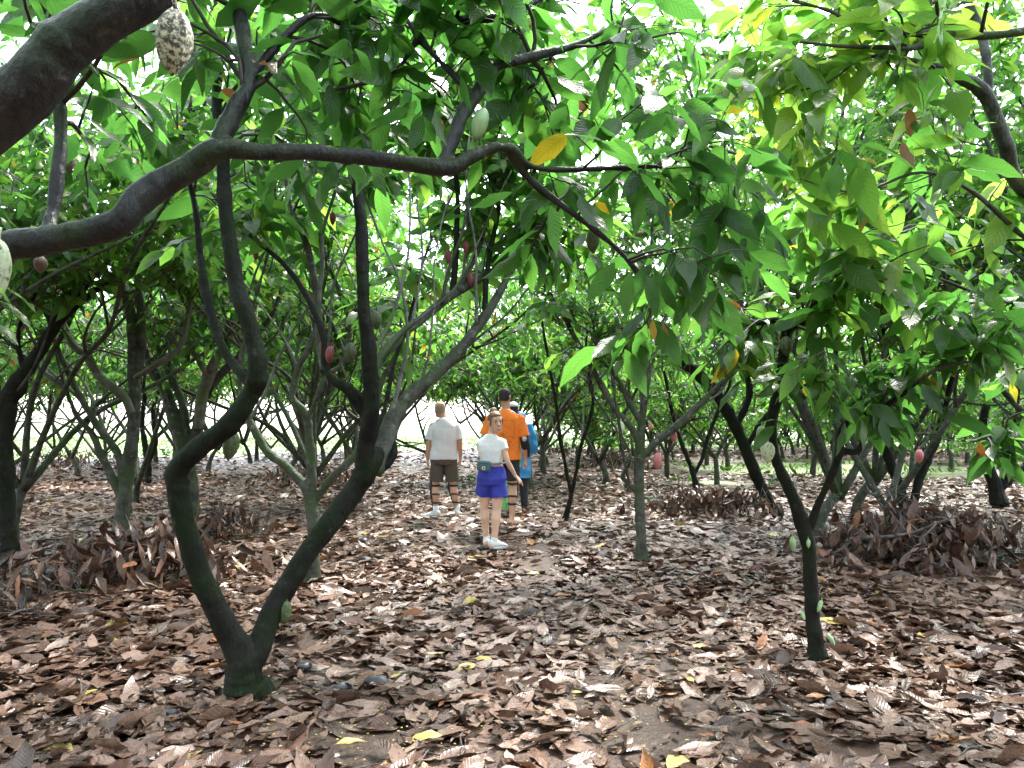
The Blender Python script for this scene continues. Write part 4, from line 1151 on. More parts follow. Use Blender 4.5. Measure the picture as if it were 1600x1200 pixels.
# ---------------------------------------------------------------- grass and weeds
rng = np.random.default_rng(91)
n = 26000
y = np.sqrt(rng.uniform(14.5 ** 2, 60 ** 2, n)); x = rng.uniform(-1, 1, n) * (.72 * y)
k = opening(x, y) + (vnoise(x * 1.3, y * 1.3, 6) - .5) * .8 > .45
x, y = x[k], y[k]; n = len(x)
a = rng.uniform(0, 6.28, n)
L = rng.uniform(.08, .26, n)
rg = np.c_[x, y, hgt(x, y), np.cos(a) * .6, np.sin(a) * .6, np.ones(n) * .8, np.cos(a + 1.5), np.sin(a + 1.5), rng.uniform(.2, 1, n), L, L * rng.uniform(.10, .4, n), rng.uniform(.1, .6, n), np.zeros(n), np.zeros(n)]
tag(add_obj("grass", leaf_mesh("grass", rg, 4, 0, 5), M_GRASS), "bright green grass and weeds in the light between and beyond the trees", "grass", kind='stuff')
def weed(px_, py_, s, nl, label):
    g = G(px_, py_); rows = []
    for i in range(nl):
        a = rng.uniform(0, 6.28); dd = np.array([math.cos(a), math.sin(a), rng.uniform(.1, .9)])
        st_ = np.array([rng.normal(0, .25) * s, rng.normal(0, .2) * s, rng.uniform(.03, .5) * s])
        add_leaf(rows, rng, st_, dd, s * rng.uniform(.4, .7), .5, .4)
    root = empty("weed_plant", (g.x, g.y, float(hgt(g.x, g.y))))
    M = Mesher()
    for i in range(5):
        q = np.array(rows[i][:3]); M.tube([[q[0] * .3, q[1] * .3, 0], q * .6, q], [.004, .003, .002], 5)
    M.build("stem", M_WEED, root)
    add_obj("foliage", leaf_mesh("foliage", rows, 5), M_WEED, root)
    tag(root, label, "plant", "small green weeds on the ground")
weed(1165, 912, .10, 14, "low green weed sprouting left of the slim right tree")
weed(1018, 792, .22, 16, "small green seedling right of the straight trunk")
weed(735, 757, .28, 18, "patch of green weed between the man in white and the woman")
weed(1555, 792, .22, 16, "low green weed under the stump-like fork at the right edge")
weed(1215, 760, .3, 16, "green weed behind the slim right tree")
weed(1410, 800, .26, 9, "broad-leaved green shoot in front of the leaning trunks at right")
weed(260, 715, .5, 18, "weeds at the foot of far trees at left")
# ---------------------------------------------------------------- people
def V3(*a): return np.array(a, float)

def face_frame(yaw, pitch=0.0, roll=0.0):
    """head axes: local +y is where the face looks; yaw 0 looks away from the viewer, positive turns to the right"""
    return np.array(Matrix.Rotation(-yaw, 3, 'Z') @ Matrix.Rotation(pitch, 3, 'X') @ Matrix.Rotation(roll, 3, 'Y'))

def head_rings(f=1.0, n=28):
    rows = [(-.118, .046, .020, .020), (-.110, .044, .036, .036), (-.094, .034, .047, .052), (-.065, .016, .057, .072), (-.03, .002, .066, .088), (.01, -.005, .072, .096),
            (.045, -.010, .0745, .099), (.075, -.013, .068, .092), (.098, -.015, .052, .072), (.112, -.016, .030, .044), (.117, -.016, .010, .015)]
    return [(0, cy_ * f, z * f, rx * f, ry * f) for z, cy_, rx, ry in rows]

def add_head(M, hc, fr, f):
    k = len(M.v)
    M.ellip(head_rings(f), 28)
    M.tube(V3([0, .083, .02], [0, .098, -.005], [0, .112, -.028], [0, .100, -.038]) * f, [.008 * f, .010 * f, .014 * f, .010 * f], 8)      # nose
    M.tube(V3([-.045, .068, .028], [0, .088, .030], [.045, .068, .028]) * f, [.007 * f] * 3, 8)                                             # brow
    M.tube(V3([-.022, .083, -.067], [0, .090, -.068], [.022, .083, -.067]) * f, [.007 * f] * 3, 8)                                          # lips
    for sx in (-1, 1):
        M.tube(V3([sx * .072, -.012, -.040], [sx * .084, -.018, -.010], [sx * .083, -.022, .022]) * f, [.010 * f, .017 * f, .015 * f], 8, flat=.6)
    T = np.eye(4); T[:3, :3] = fr; T[:3, 3] = hc
    M.xf(T, k)

def put(M, hc, fr, k):
    T = np.eye(4); T[:3, :3] = fr; T[:3, 3] = hc
    M.xf(T, k)

def add_hand(M, wr, d, palm_n, f, curl=.5, thumb=1):
    """palm of four metacarpals that run on into four unequal bent fingers, and a thumb from the side"""
    d = unit(d); s_ = unit(np.cross(d, palm_n)); pn = unit(np.cross(s_, d))
    for i, (off, L) in enumerate(((-.030, .062), (-.010, .074), (.010, .069), (.029, .053))):
        b = wr + s_ * off * .6 * f
        k = wr + d * .088 * f + s_ * off * f
        c = curl * (1 + .15 * i)
        q1 = k + (d * math.cos(c * .6) + pn * math.sin(c * .6)) * L * .55 * f + s_ * off * .15 * f
        q2 = q1 + (d * math.cos(c * 1.4) + pn * math.sin(c * 1.4)) * L * .50 * f
        M.cap_tube([b, (b + k) / 2, k, q1, q2], [.016 * f, .0145 * f, .0115 * f, .0095 * f, .0075 * f], 8)
    b = wr + d * .025 * f + s_ * thumb * .022 * f
    k = wr + d * .062 * f + s_ * thumb * .050 * f + pn * .012 * f
    M.cap_tube([b, k, k + (d * .8 + s_ * thumb * .25 + pn * .3) * .045 * f], [.016 * f, .0125 * f, .009 * f], 8)

def arm(M, sh, el, wr, f, thin=1.0):
    sh, el, wr = map(np.asarray, (sh, el, wr))
    a = sh + (el - sh) * .45; b = el + (wr - el) * .3
    M.cap_tube([sh, a, el, b, wr], [.052 * f * thin, .047 * f * thin, .038 * f * thin, .041 * f * thin, .026 * f * thin], 14)

def leg(M, hip, kn, an, f, thin=1.0):
    hip, kn, an = map(np.asarray, (hip, kn, an))
    m = hip + (kn - hip) * .5; c1 = kn + (an - kn) * .28 + V3(0, -.014 * f, 0); c2 = kn + (an - kn) * .65
    M.cap_tube([hip, m, kn, c1, c2, an], [x * f * thin for x in (.088, .077, .053, .058, .043, .035)], 16)

def foot(M, an, toe_dir, f, r=1.0, L=.24):
    d = unit(V3(toe_dir[0], toe_dir[1], 0)); an = np.asarray(an)
    h = V3(an[0], an[1], 0) - d * .045 * f
    M.cap_tube([an, h + V3(0, 0, .05 * f)], [.034 * f, .036 * f], 12)
    pts = [h + V3(0, 0, .038), h + d * .08 * f + V3(0, 0, .042), h + d * .15 * f + V3(0, 0, .032), h + d * (L - .035) * f + V3(0, 0, .024)]
    M.cap_tube(pts, [.036 * f * r, .038 * f * r, .040 * f * r, .028 * f * r], 14, flat=1.0)

def shoe(parent, an, toe_dir, f, mat, sole_mat, sock_mat, L=.27):
    """trainer with a sole, collar, lace bars and a sock"""
    d = unit(V3(toe_dir[0], toe_dir[1], 0)); s_ = V3(-d[1], d[0], 0); an = np.asarray(an)
    h = V3(an[0], an[1], 0) - d * .055 * f
    M = Mesher()
    def ringat(t, z0, z1, w):
        a = np.arange(20) * 2 * math.pi / 20
        c = h + d * t
        return np.array([c + s_ * w * math.cos(x) + V3(0, 0, 1) * (z0 + (z1 - z0) * (.5 + .5 * math.sin(x))) for x in a])
    rl = [ringat(-.012, .03, .085, .012), ringat(0, .018, .105, .034), ringat(.04 * f, .016, .112, .040), ringat(.09 * f, .016, .102, .041), ringat(.14 * f, .016, .080, .044), ringat(.20 * f, .016, .062, .045), ringat((L - .03) * f, .018, .050, .035), ringat(L * f, .022, .040, .012)]
    M.rings(rl)
    M.cap_tube([np.array([an[0], an[1], .09]), np.array([an[0], an[1], .115])], [.041 * f, .042 * f], 14)
    up_ = remeshed("shoe", M, .006, 2, mat, parent)
    S = Mesher(); out = []
    for k in range(24):
        t = k / 24 * 2 * math.pi
        x = (L / 2 + .006) * f * math.cos(t); w = (.041 + .006 * math.cos(t - .3)) * f * math.sin(t)
        out.append(h + d * (L / 2 * f - .004 + x) + s_ * w)
    out = np.array(out)
    S.rings([out + V3(0, 0, .0), out * 1 + V3(0, 0, .012), out + V3(0, 0, .026)])
    S.build("sole", sole_mat, up_)
    Lc = Mesher()
    for k in range(4):
        c = h + d * (.085 + .022 * k) * f + V3(0, 0, .104 - .011 * k)
        Lc.tube([c - s_ * .026, c + V3(0, 0, .006), c + s_ * .026], [.004, .004, .004], 6)
    Lc.build("laces", sole_mat, up_)
    if sock_mat:
        K = Mesher(); K.tube([an + V3(0, 0, -.03), an + V3(0, 0, .03), an + V3(0, 0, .075), an + V3(0, 0, .08)], [.042 * f, .041 * f, .043 * f, .036 * f], 16)
        K.build("sock", sock_mat, parent)
    return up_

def strap(parent, a, b, r, mat, w=.018, name="strap", tilt=0.0):
    """flat band round a limb running from a to b"""
    a, b = np.asarray(a), np.asarray(b); d = unit(b - a); d = unit(d + V3(0, tilt, 0))
    ref = V3(1, 0, 0); u = unit(np.cross(d, ref)); v = np.cross(d, u); M = Mesher()
    c = (a + b) / 2; an = np.arange(22) * 2 * math.pi / 22
    ring = lambda rr, o: c + d * o + np.outer(np.cos(an) * rr, u) + np.outer(np.sin(an) * rr, v)
    M.rings([ring(r - .004, -w), ring(r + .005, -w * .9), ring(r + .006, w * .9), ring(r - .004, w)])
    return M.build(name, mat, parent)

def person(px, py, label):
    g = G(px, py); g.z = float(hgt(g.x, g.y)) + .02
    root = empty("person", g)
    tag(root, label, "person")
    return root

SK1 = mat_simple("skin fair", (.56, .32, .22), .5, .10, 9, .1)
SK2 = mat_simple("skin tanned", (.36, .19, .125), .5, .12, 9, .1)
SK3 = mat_simple("skin light", (.68, .43, .32), .48, .08, 9, .1)
M_WHITE = mat_simple("white cotton", (.84, .86, .89), .85, .04, 30, .2)
M_GREYT = mat_simple("pale grey cotton", (.70, .73, .80), .85, .04, 40, .2)
M_BROWNS = mat_simple("taupe shorts", (.085, .072, .060), .9, .15, 40, .2)
M_ORANGE = mat_simple("orange cotton", (.93, .22, .022), .8, .05, 30, .2)
M_BLACKS = mat_simple("dark shorts", (.022, .020, .028), .85, .2, 30, .2)
M_BLUE = mat_simple("royal blue shorts", (.030, .040, .36), .75, .12, 30, .2)
M_PONCHO = mat_simple("blue raincoat", (.02, .25, .62), .3, .2, 10, .3)
M_PGREEN = mat_simple("green plastic", (.12, .50, .16), .28, .35, 12, .4, trans=.35, col2=(.38, .72, .32))
M_BLACK = mat_simple("black strap", (.012, .012, .014), .6, .3, 40, .2)
M_PLASTIC = mat_simple("grey plastic cap", (.50, .48, .52), .35, .05, 20, .05)
M_SHOE = mat_simple("white pale blue trainer", (.62, .70, .74), .55, .08, 30, .15)
M_SOLE = mat_simple("white rubber", (.74, .74, .74), .6, .06, 30, .1)
M_SANDAL = mat_simple("sandal", (.10, .10, .07), .6, .2, 30, .1)
M_HAIR_D = mat_simple("dark cropped hair", (.022, .017, .015), .7, .4, 90, .6)
M_HAIR_B = mat_simple("light brown hair", (.14, .070, .032), .5, .4, 60, .7)
M_STUB = mat_simple("grey stubble", (.30, .24, .20), .7, .15, 120, .3)
M_EYEW = mat_simple("eye white", (.75, .74, .72), .3, .02, 10, 0)
M_IRIS = mat_simple("dark iris", (.03, .02, .015), .2, .1, 10, 0)
M_LIP = mat_simple("lips", (.50, .16, .14), .45, .05, 10, 0)
M_PACK = mat_simple("teal grey nylon", (.055, .13, .165), .6, .12, 60, .2)
M_PATCH = mat_simple("pale patch", (.72, .58, .50), .7, .05, 20, 0)
M_PATCHD = mat_simple("patch centre", (.18, .05, .04), .7, .05, 20, 0)
M_INK = mat_simple("dark print", (.16, .055, .02), .8, .1, 20, 0)
M_LBLUE = mat_simple("light blue guard", (.22, .48, .60), .6, .15, 20, .2)

# --- man in the white shirt, seen from behind
p = person(694, 813, "bald man in a pale grey tee shirt and taupe shorts, seen from behind")
f = .97
B = Mesher()
hipL, hipR = V3(-.085, 0, .86), V3(.085, 0, .86)
knL, knR = V3(-.125, .01, .475), V3(.125, .02, .475)
anL, anR = V3(-.120, 0, .095), V3(.185, .04, .10)
leg(B, hipL, knL, anL, f); leg(B, hipR, knR, anR, f)
foot(B, anL, (-.85, .35), f); foot(B, anR, (.12, 1), f)
B.ellip([(0, 0, .80, .15, .10), (0, 0, .90, .165, .12), (0, 0, 1.02, .15, .115), (0, .01, 1.18, .165, .12), (0, .01, 1.32, .17, .11), (-.005, .0, 1.40, .12, .085), (-.01, 0, 1.43, .06, .06)], 28, 2.4)
B.cap_tube([V3(-.01, .0, 1.38), V3(-.03, .02, 1.47), V3(-.055, .03, 1.54)], [.062, .056, .055], 16)
for s_, shp, elp, wrp in ((-1, V3(-.175, 0, 1.32), V3(-.225, -.02, 1.07), V3(-.245, .03, .83)), (1, V3(.17, 0, 1.32), V3(.225, -.01, 1.08), V3(.225, .05, .85))):
    arm(B, shp, elp, wrp, f)
    add_hand(B, wrp, V3(.0 * s_ - .02, .08, -1), V3(-s_, .2, 0), f, .5, 1 if s_ < 0 else -1)
hc = V3(-.075, .035, 1.555); fr = face_frame(R(-34), R(-4))
add_head(B, hc, fr, f)
body = remeshed("body", B, .0075, 3, SK1, p)
H = Mesher(); k = len(H.v)
H.ellip([(0, -.026, -.060, .060, .066), (0, -.022, -.03, .0685, .078), (0, -.018, .005, .0745, .086), (0, -.015, .028, .0755, .090), (0, -.015, .045, .070, .088)], 26)
put(H, hc, fr, k); remeshed("hair", H, .006, 2, M_STUB, p)
S = Mesher()
S.ellip([(-.01, 0, .835, .205, .150), (-.01, 0, .90, .198, .150), (0, 0, 1.02, .188, .142), (0, .005, 1.15, .194, .142), (0, .005, 1.25, .198, .135), (0, .0, 1.32, .182, .118), (-.005, 0, 1.37, .145, .100), (-.008, 0, 1.405, .10, .085), (-.01, .0, 1.432, .07, .07)], 30, 2.3)
for sh, el in ((V3(-.165, 0, 1.315), V3(-.225, -.02, 1.06)), (V3(.162, 0, 1.315), V3(.225, -.01, 1.07))):
    e = sh + (el - sh) * .80
    S.tube([sh - (el - sh) * .12 + V3(-np.sign(sh[0]) * .03, 0, .01), sh, sh + (el - sh) * .4, e], [.045, .064, .070, .075], 18)
remeshed("tee_shirt", S, .008, 2, M_GREYT, p, .011, 9, 1)
N = Mesher(); N.tube([V3(.07, -.118, 1.36), V3(.085, -.147, 1.2), V3(.09, -.155, 1.05)], [.0012, .0012, .0012], 5)
S = Mesher()
S.ellip([(0, 0, .76, .172, .13), (0, 0, .86, .182, .138), (0, 0, .95, .170, .13)], 28, 2.4)
S.tube([V3(-.085, 0, .84), V3(-.10, 0, .70), V3(-.115, .005, .515)], [.098, .100, .104], 20)
S.tube([V3(.085, 0, .84), V3(.10, 0.005, .70), V3(.118, .015, .515)], [.098, .100, .104], 20)
remeshed("shorts", S, .008, 2, M_BROWNS, p, .010, 11, 2)
for kn, an in ((knL, anL), (knR, anR)):
    strap(p, kn + V3(0, 0, .01), kn + V3(0, 0, -.03), .062, M_BLACK, .014, tilt=.1)
    c = kn + (an - kn) * .38; strap(p, c + V3(0, -.01, .02), c + V3(0, -.01, -.02), .060, M_BLACK, .012, tilt=-.2)
    c = kn + (an - kn) * .66; strap(p, c + V3(0, -.006, .02), c + V3(0, -.006, -.02), .049, M_BLACK, .012, tilt=.15)
    K = Mesher(); side = -1 if kn[0] < 0 else -.8
    K.cap_tube([kn + V3(side * .056, .022, .06), kn + V3(side * .066, .028, -.05), kn + (an - kn) * .5 + V3(side * .050, .036, 0), kn + (an - kn) * .85 + V3(side * .036, .036, 0)], [.034, .040, .034, .022], 14, flat=.8)
    remeshed("knee_guard", K, .006, 2, M_BLACK, p)
shoe(p, anL, (-.85, .35), f, M_SHOE, M_SOLE, M_WHITE); shoe(p, anR, (.12, 1), f, M_SHOE, M_SOLE, M_WHITE)

# --- man in the orange shirt
p = person(790, 828, "tall man with cropped dark hair in an orange tee shirt and dark shorts")
f = 1.04
B = Mesher()
hipL, hipR = V3(-.09, 0, .90), V3(.085, 0, .90)
knL, knR = V3(-.13, .08, .49), V3(.095, .0, .50)
anL, anR = V3(-.115, .10, .10), V3(.085, -.02, .095)
leg(B, hipL, knL, anL, f); leg(B, hipR, knR, anR, f)
foot(B, anL, (-.2, 1), f); foot(B, anR, (.75, .7), f)
B.ellip([(0, 0, .84, .155, .10), (0, 0, .95, .165, .12), (0, 0, 1.08, .152, .115), (0, .01, 1.25, .175, .12), (0, .01, 1.40, .18, .11), (0, .0, 1.48, .125, .085), (0, 0, 1.515, .06, .06)], 28, 2.4)
B.cap_tube([V3(0, .0, 1.46), V3(0, .015, 1.56), V3(-.005, .02, 1.63)], [.062, .058, .056], 16)
shL, elL, wrL = V3(-.20, 0, 1.39), V3(-.285, .0, 1.12), V3(-.33, .08, .90)
shR, elR, wrR = V3(.19, 0, 1.39), V3(.255, -.03, 1.10), V3(.265, .06, .865)
arm(B, shL, elL, wrL, f); arm(B, shR, elR, wrR, f)
add_hand(B, wrL, V3(-.03, .12, -1), V3(1, .3, 0), f, .45, 1); add_hand(B, wrR, V3(.05, .10, -1), V3(-1, .3, 0), f, .6, -1)
hc = V3(-.005, .030, 1.672); fr = face_frame(R(24), R(-4))
add_head(B, hc, fr, .97)
remeshed("body", B, .0075, 3, SK1, p)
H = Mesher(); k = len(H.v)
H.ellip([(0, -.048, -.050, .058, .055), (0, -.036, -.02, .070, .074), (0, -.026, .015, .0765, .086), (0, -.018, .05, .0785, .096), (0, -.015, .082, .072, .095), (0, -.016, .108, .056, .077), (0, -.017, .124, .030, .045), (0, -.017, .128, .01, .015)], 26)
for i in range(len(H.v)): H.v[i] = H.v[i] * .965
put(H, hc, fr, k); remeshed("hair", H, .006, 1, M_HAIR_D, p, .0015, 90, 3)
S = Mesher()
S.ellip([(0, 0, .855, .200, .148), (0, 0, .93, .195, .148), (0, 0, 1.06, .19, .142), (0, .005, 1.20, .20, .142), (0, .005, 1.32, .212, .135), (0, .0, 1.40, .198, .118), (0, 0, 1.452, .155, .100), (0, 0, 1.485, .105, .085), (0, .0, 1.512, .07, .07)], 30, 2.3)
for sh, el in ((shL, elL), (shR, elR)):
    e = sh + (el - sh) * .80
    S.tube([sh - (el - sh) * .12 + V3(-np.sign(sh[0]) * .03, 0, .01), sh, sh + (el - sh) * .4, e], [.045, .068, .075, .081], 18)
orange = remeshed("tee_shirt", S, .008, 2, M_ORANGE, p, .010, 9, 4)
def back_y(z): return -np.interp(z, [.855, .93, 1.06, 1.20, 1.34, 1.43], [.148, .148, .142, .137, .130, .115]) - .004
K = Mesher()
def ln(x0, z0, x1, z1, r=.0016):
    n_ = 6; K.tube([V3(x0 + (x1 - x0) * i / n_, back_y(z0 + (z1 - z0) * i / n_) * (1 - .55 * (abs(x0 + (x1 - x0) * i / n_) / .2) ** 3.2), z0 + (z1 - z0) * i / n_) for i in range(n_ + 1)], [r] * (n_ + 1), 5)
ln(-.06, 1.37, .11, 1.37); ln(.11, 1.37, .115, 1.16); ln(-.06, 1.37, -.06, 1.16); ln(-.06, 1.16, .115, 1.16); ln(.0, 1.10, .09, 1.10); ln(.0, 1.085, .085, 1.085)
for x, z in ((-.03, 1.20), (-.02, 1.185), (-.04, 1.18), (.10, 1.14), (.03, 1.045), (.10, 1.05), (.05, 1.05)): K.ball((x, back_y(z) * (1 - .55 * (abs(x) / .2) ** 3.2), z), (.008, .004, .007), 8, 5)
K.build("back_print", M_INK, orange)
S = Mesher()
S.ellip([(0, 0, .80, .165, .125), (0, 0, .90, .178, .135), (0, 0, .98, .165, .125)], 28, 2.4)
S.tube([V3(-.09, 0, .87), V3(-.105, .03, .73), V3(-.12, .06, .585)], [.098, .098, .098], 20)
S.tube([V3(.085, 0, .87), V3(.092, 0.0, .73), V3(.095, .0, .580)], [.098, .098, .094], 20)
remeshed("shorts", S, .008, 2, M_BLACKS, p, .005, 12, 5)
for kn, an in ((knL, anL), (knR, anR)):
    strap(p, kn + V3(0, 0, .06), kn + V3(0, 0, .03), .070, M_BLACK, .014, tilt=.1)
    c = kn + (an - kn) * .30; strap(p, c + V3(0, -.012, .02), c + V3(0, -.012, -.02), .064, M_BLACK, .013, tilt=-.1)
    c = kn + (an - kn) * .54; strap(p, c + V3(0, -.010, .02), c + V3(0, -.010, -.02), .057, M_BLACK, .013, tilt=.08)
    K = Mesher(); K.cap_tube([kn + V3(.045, .040, .08), kn + V3(.045, .050, -.05), kn + (an - kn) * .45 + V3(.03, .045, 0), kn + (an - kn) * .62 + V3(.02, .04, 0)], [.034, .040, .034, .022], 14, flat=.8)
    remeshed("knee_guard", K, .006, 2, M_BLACK, p)
K = Mesher(); a = shR + (elR - shR) * .74
K.cap_tube([a, elR, elR + (wrR - elR) * .30], [.056, .060, .054], 16)
K.cap_tube([elR + (wrR - elR) * .2 + V3(.03, .0, 0), elR + (wrR - elR) * .55 + V3(.035, .0, 0), elR + (wrR - elR) * .85 + V3(.035, .0, 0)], [.036, .030, .024], 12)
eg = remeshed("elbow_guard", K, .006, 2, M_BLACK, p)
K = Mesher(); K.ball(elR + V3(-.01, -.056, .03), (.033, .020, .036), 16, 10); K.build("elbow_cap", M_PLASTIC, eg)
strap(p, wrR + V3(0, 0, .075), wrR + V3(0, 0, .045), .038, M_BLACK, .014)
K = Mesher(); a = shL + (elL - shL) * .80
K.cap_tube([a, elL, elL + (wrL - elL) * .45], [.054, .057, .048], 16); remeshed("elbow_guard", K, .006, 2, M_LBLUE, p)
for an, dr in ((anL, (-.2, 1)), (anR, (.75, .7))):
    d = unit(V3(*dr, 0)); s_ = V3(-d[1], d[0], 0); h = V3(an[0], an[1], 0) - d * .06
    K = Mesher(); o = np.array([h + d * (.13 + .145 * math.cos(t)) + s_ * .048 * math.sin(t) * (1 + .15 * math.cos(t)) for t in np.arange(24) * math.pi / 12])
    K.rings([o + V3(0, 0, -.012), o + V3(0, 0, .012)]); sd_ = K.build("sandal", M_SANDAL, p)
    K = Mesher()
    K.tube([h + d * .15 - s_ * .048 + V3(0, 0, .02), h + d * .17 + V3(0, 0, .085), h + d * .16 + s_ * .048 + V3(0, 0, .02)], [.014, .014, .014], 8, flat=.4)
    K.tube([h + d * .10 - s_ * .046 + V3(0, 0, .02), h + d * .10 + V3(0, 0, .10), h + d * .10 + s_ * .046 + V3(0, 0, .02)], [.010, .010, .010], 8, flat=.4)
    K.build("sandal_strap", M_SOLE, sd_)

# --- person in the blue and green rain poncho, mostly hidden
p = person(806, 806, "person in a blue and green poncho, mostly hidden behind the man in orange")
f = .96
B = Mesher()
leg(B, V3(-.08, 0, .84), V3(-.09, .05, .46), V3(-.09, .02, .09), f); leg(B, V3(.09, 0, .84), V3(.12, .02, .46), V3(.13, -.03, .09), f)
foot(B, V3(-.09, .02, .09), (0, 1), f); foot(B, V3(.13, -.03, .09), (.3, 1), f)
B.ellip([(0, 0, .78, .15, .10), (0, 0, 1.0, .15, .11), (0, 0, 1.25, .17, .11), (0, 0, 1.35, .12, .08), (0, 0, 1.38, .06, .06)], 24, 2.4)
B.cap_tube([V3(0, 0, 1.34), V3(-.01, .02, 1.48)], [.058, .054], 14)
for s_ in (-1, 1):
    arm(B, V3(s_ * .18, 0, 1.30), V3(s_ * .235, -.02, 1.04), V3(s_ * .22, .12, .85), f); add_hand(B, V3(s_ * .22, .12, .85), V3(0, .4, -1), V3(-s_, 0, .2), f, .5, -s_)
hc = V3(-.035, .02, 1.535); fr = face_frame(R(10)); add_head(B, hc, fr, f)
remeshed("body", B, .009, 3, SK2, p)
H = Mesher(); k = len(H.v); H.ellip([(0, -.05, -.06, .055, .05), (0, -.034, -.02, .072, .078), (0, -.022, .02, .078, .090), (0, -.017, .06, .076, .094), (0, -.016, .09, .06, .08)], 24)
put(H, hc, fr, k); remeshed("hair", H, .007, 1, M_HAIR_D, p)
H = Mesher(); k = len(H.v); H.ellip([(0, -.015, .050, .083, .106), (0, -.015, .075, .078, .10), (0, -.016, .105, .060, .080), (0, -.016, .125, .028, .04)], 24); put(H, hc, fr, k); remeshed("cap", H, .007, 1, M_PLASTIC, p)
S = Mesher()
S.ellip([(.03, 0, .52, .20, .17), (.03, 0, .70, .205, .17), (.02, 0, .90, .20, .16), (.02, 0, 1.10, .205, .155), (.01, 0, 1.24, .215, .145), (.005, 0, 1.33, .185, .115), (0, 0, 1.38, .11, .09)], 28, 2.4)
S.tube([V3(.17, 0, 1.31), V3(.225, -.02, 1.15), V3(.245, .0, 1.0), V3(.24, .05, .90)], [.08, .085, .085, .085], 16)
S.tube([V3(-.17, 0, 1.31), V3(-.225, -.02, 1.15), V3(-.245, .0, 1.0), V3(-.24, .05, .92)], [.08, .085, .085, .085], 16)
S.ball((.075, .0, 1.43), (.085, .09, .09), 18, 10)
pon = remeshed("poncho", S, .009, 2, M_PONCHO, p, .010, 9, 7)
S = Mesher()        # its green front panels
S.tube([V3(.02, -.150, 1.22), V3(.05, -.175, 1.05), V3(.06, -.185, .85), V3(.045, -.185, .68)], [.05, .075, .085, .07], 14, flat=.35)
S.tube([V3(-.14, -.10, .95), V3(-.16, -.14, .6), V3(-.17, -.15, .25), V3(-.18, -.15, .06)], [.07, .085, .10, .12], 16, flat=.6)
remeshed("poncho_panel", S, .008, 2, M_PGREEN, pon, .010, 12, 8)
S = Mesher()
for kn, an in ((V3(-.09, .05, .46), V3(-.09, .02, .09)), (V3(.12, .02, .46), V3(.13, -.03, .09))):
    hp = V3(kn[0] * .85, 0, .82); S.cap_tube([hp, kn, an + V3(0, 0, .03)], [.095, .075, .055], 16)
remeshed("trousers", S, .009, 2, M_BLACKS, p, .006, 12, 9)
shoe(p, V3(-.09, .02, .09), (0, 1), f, M_BLACK, M_STUB, None); shoe(p, V3(.13, -.03, .09), (.3, 1), f, M_BLACK, M_STUB, None)

# --- young woman looking back over her shoulder
p = person(768, 857, "young woman in a white crop top and royal blue shorts looking back")
wroot = p
f = .93
B = Mesher()
hipL, hipR = V3(-.075, 0, .785), V3(.075, 0, .785)
knL, knR = V3(-.085, .06, .435), V3(.058, -.01, .43)
anL, anR = V3(-.060, .10, .105), V3(.030, -.03, .085)
leg(B, hipL, knL, anL, f, .96); leg(B, hipR, knR, anR, f, 1.0)
foot(B, anL, (.1, 1), f, .9); foot(B, anR, (.75, .55), f, .9)
B.ellip([(0, 0, .72, .14, .105), (0, 0, .80, .158, .118), (0, 0, .90, .135, .098), (0, 0, .98, .112, .085), (-.005, 0, 1.10, .128, .092), (-.01, .0, 1.18, .125, .086), (-.012, .0, 1.245, .090, .066), (-.012, 0, 1.285, .05, .045)], 28, 2.3)
B.cap_tube([V3(-.012, .0, 1.24), V3(.0, .005, 1.31), V3(.018, -.004, 1.36)], [.046, .041, .041], 14)
shR, elR, wrR = V3(.118, -.02, 1.19), V3(.178, -.08, .98), V3(.270, -.03, .815)
shL, elL, wrL = V3(-.125, .03, 1.19), V3(-.10, .16, .97), V3(-.03, .28, .92)
arm(B, shR, elR, wrR, f, .82); arm(B, shL, elL, wrL, f, .82)
add_hand(B, wrR, V3(.65, .25, -.6), V3(-.6, .1, -.6), f * .95, .35, -1); add_hand(B, wrL, V3(.5, .5, -.3), V3(0, 0, -1), f * .95, .5, 1)
hc = V3(.046, -.022, 1.420); fr = face_frame(R(158), R(-5), R(7)); fh = 1.0
add_head(B, hc, fr, fh)
remeshed("body", B, .0065, 3, SK3, p)
def onface(M, k): put(M, hc, fr, k)
for sx in (-1, 1):
    E = Mesher(); E.ball((sx * .030, .0815, .008), (.0145, .008, .0075), 14, 8); onface(E, 0); e = E.build("eye", M_EYEW, p)
    E = Mesher(); E.ball((sx * .030 + .002, .0885, .008), (.0066, .003, .0066), 12, 8); onface(E, 0); E.build("iris", M_IRIS, e)
    E = Mesher(); E.tube(V3([sx * .014, .090, .027], [sx * .030, .089, .033], [sx * .048, .078, .028]), [.0026, .003, .0018], 6); onface(E, 0); E.build("eyebrow", M_HAIR_B, p)
    E = Mesher(); E.tube(V3([sx * .015, .0885, .013], [sx * .030, .0905, .0165], [sx * .045, .083, .011]), [.0018, .0024, .0018], 6); onface(E, 0); E.build("eyelash", M_IRIS, p)
E = Mesher(); E.tube(V3([-.024, .0825, -.067], [-.010, .0925, -.0655], [0, .0935, -.068], [.010, .0925, -.0655], [.024, .0825, -.067]) * fh, [.002, .0052, .0055, .0052, .002], 8); onface(E, 0); E.build("mouth", M_LIP, p)
H = Mesher()
H.ellip([(0, -.060, -.070, .044, .040), (0, -.048, -.04, .064, .062), (0, -.036, -.005, .0755, .078), (0, -.026, .030, .0795, .090), (0, -.019, .058, .079, .099), (0, -.016, .085, .069, .095), (0, -.016, .108, .050, .073), (0, -.016, .121, .026, .04), (0, -.016, .124, .01, .014)], 28)
H.ball((-.012, -.075, .118), (.046, .044, .044), 16, 10)
H.tube(V3([.0, -.055, .09], [0, -.075, .10]), [.045, .04], 12)
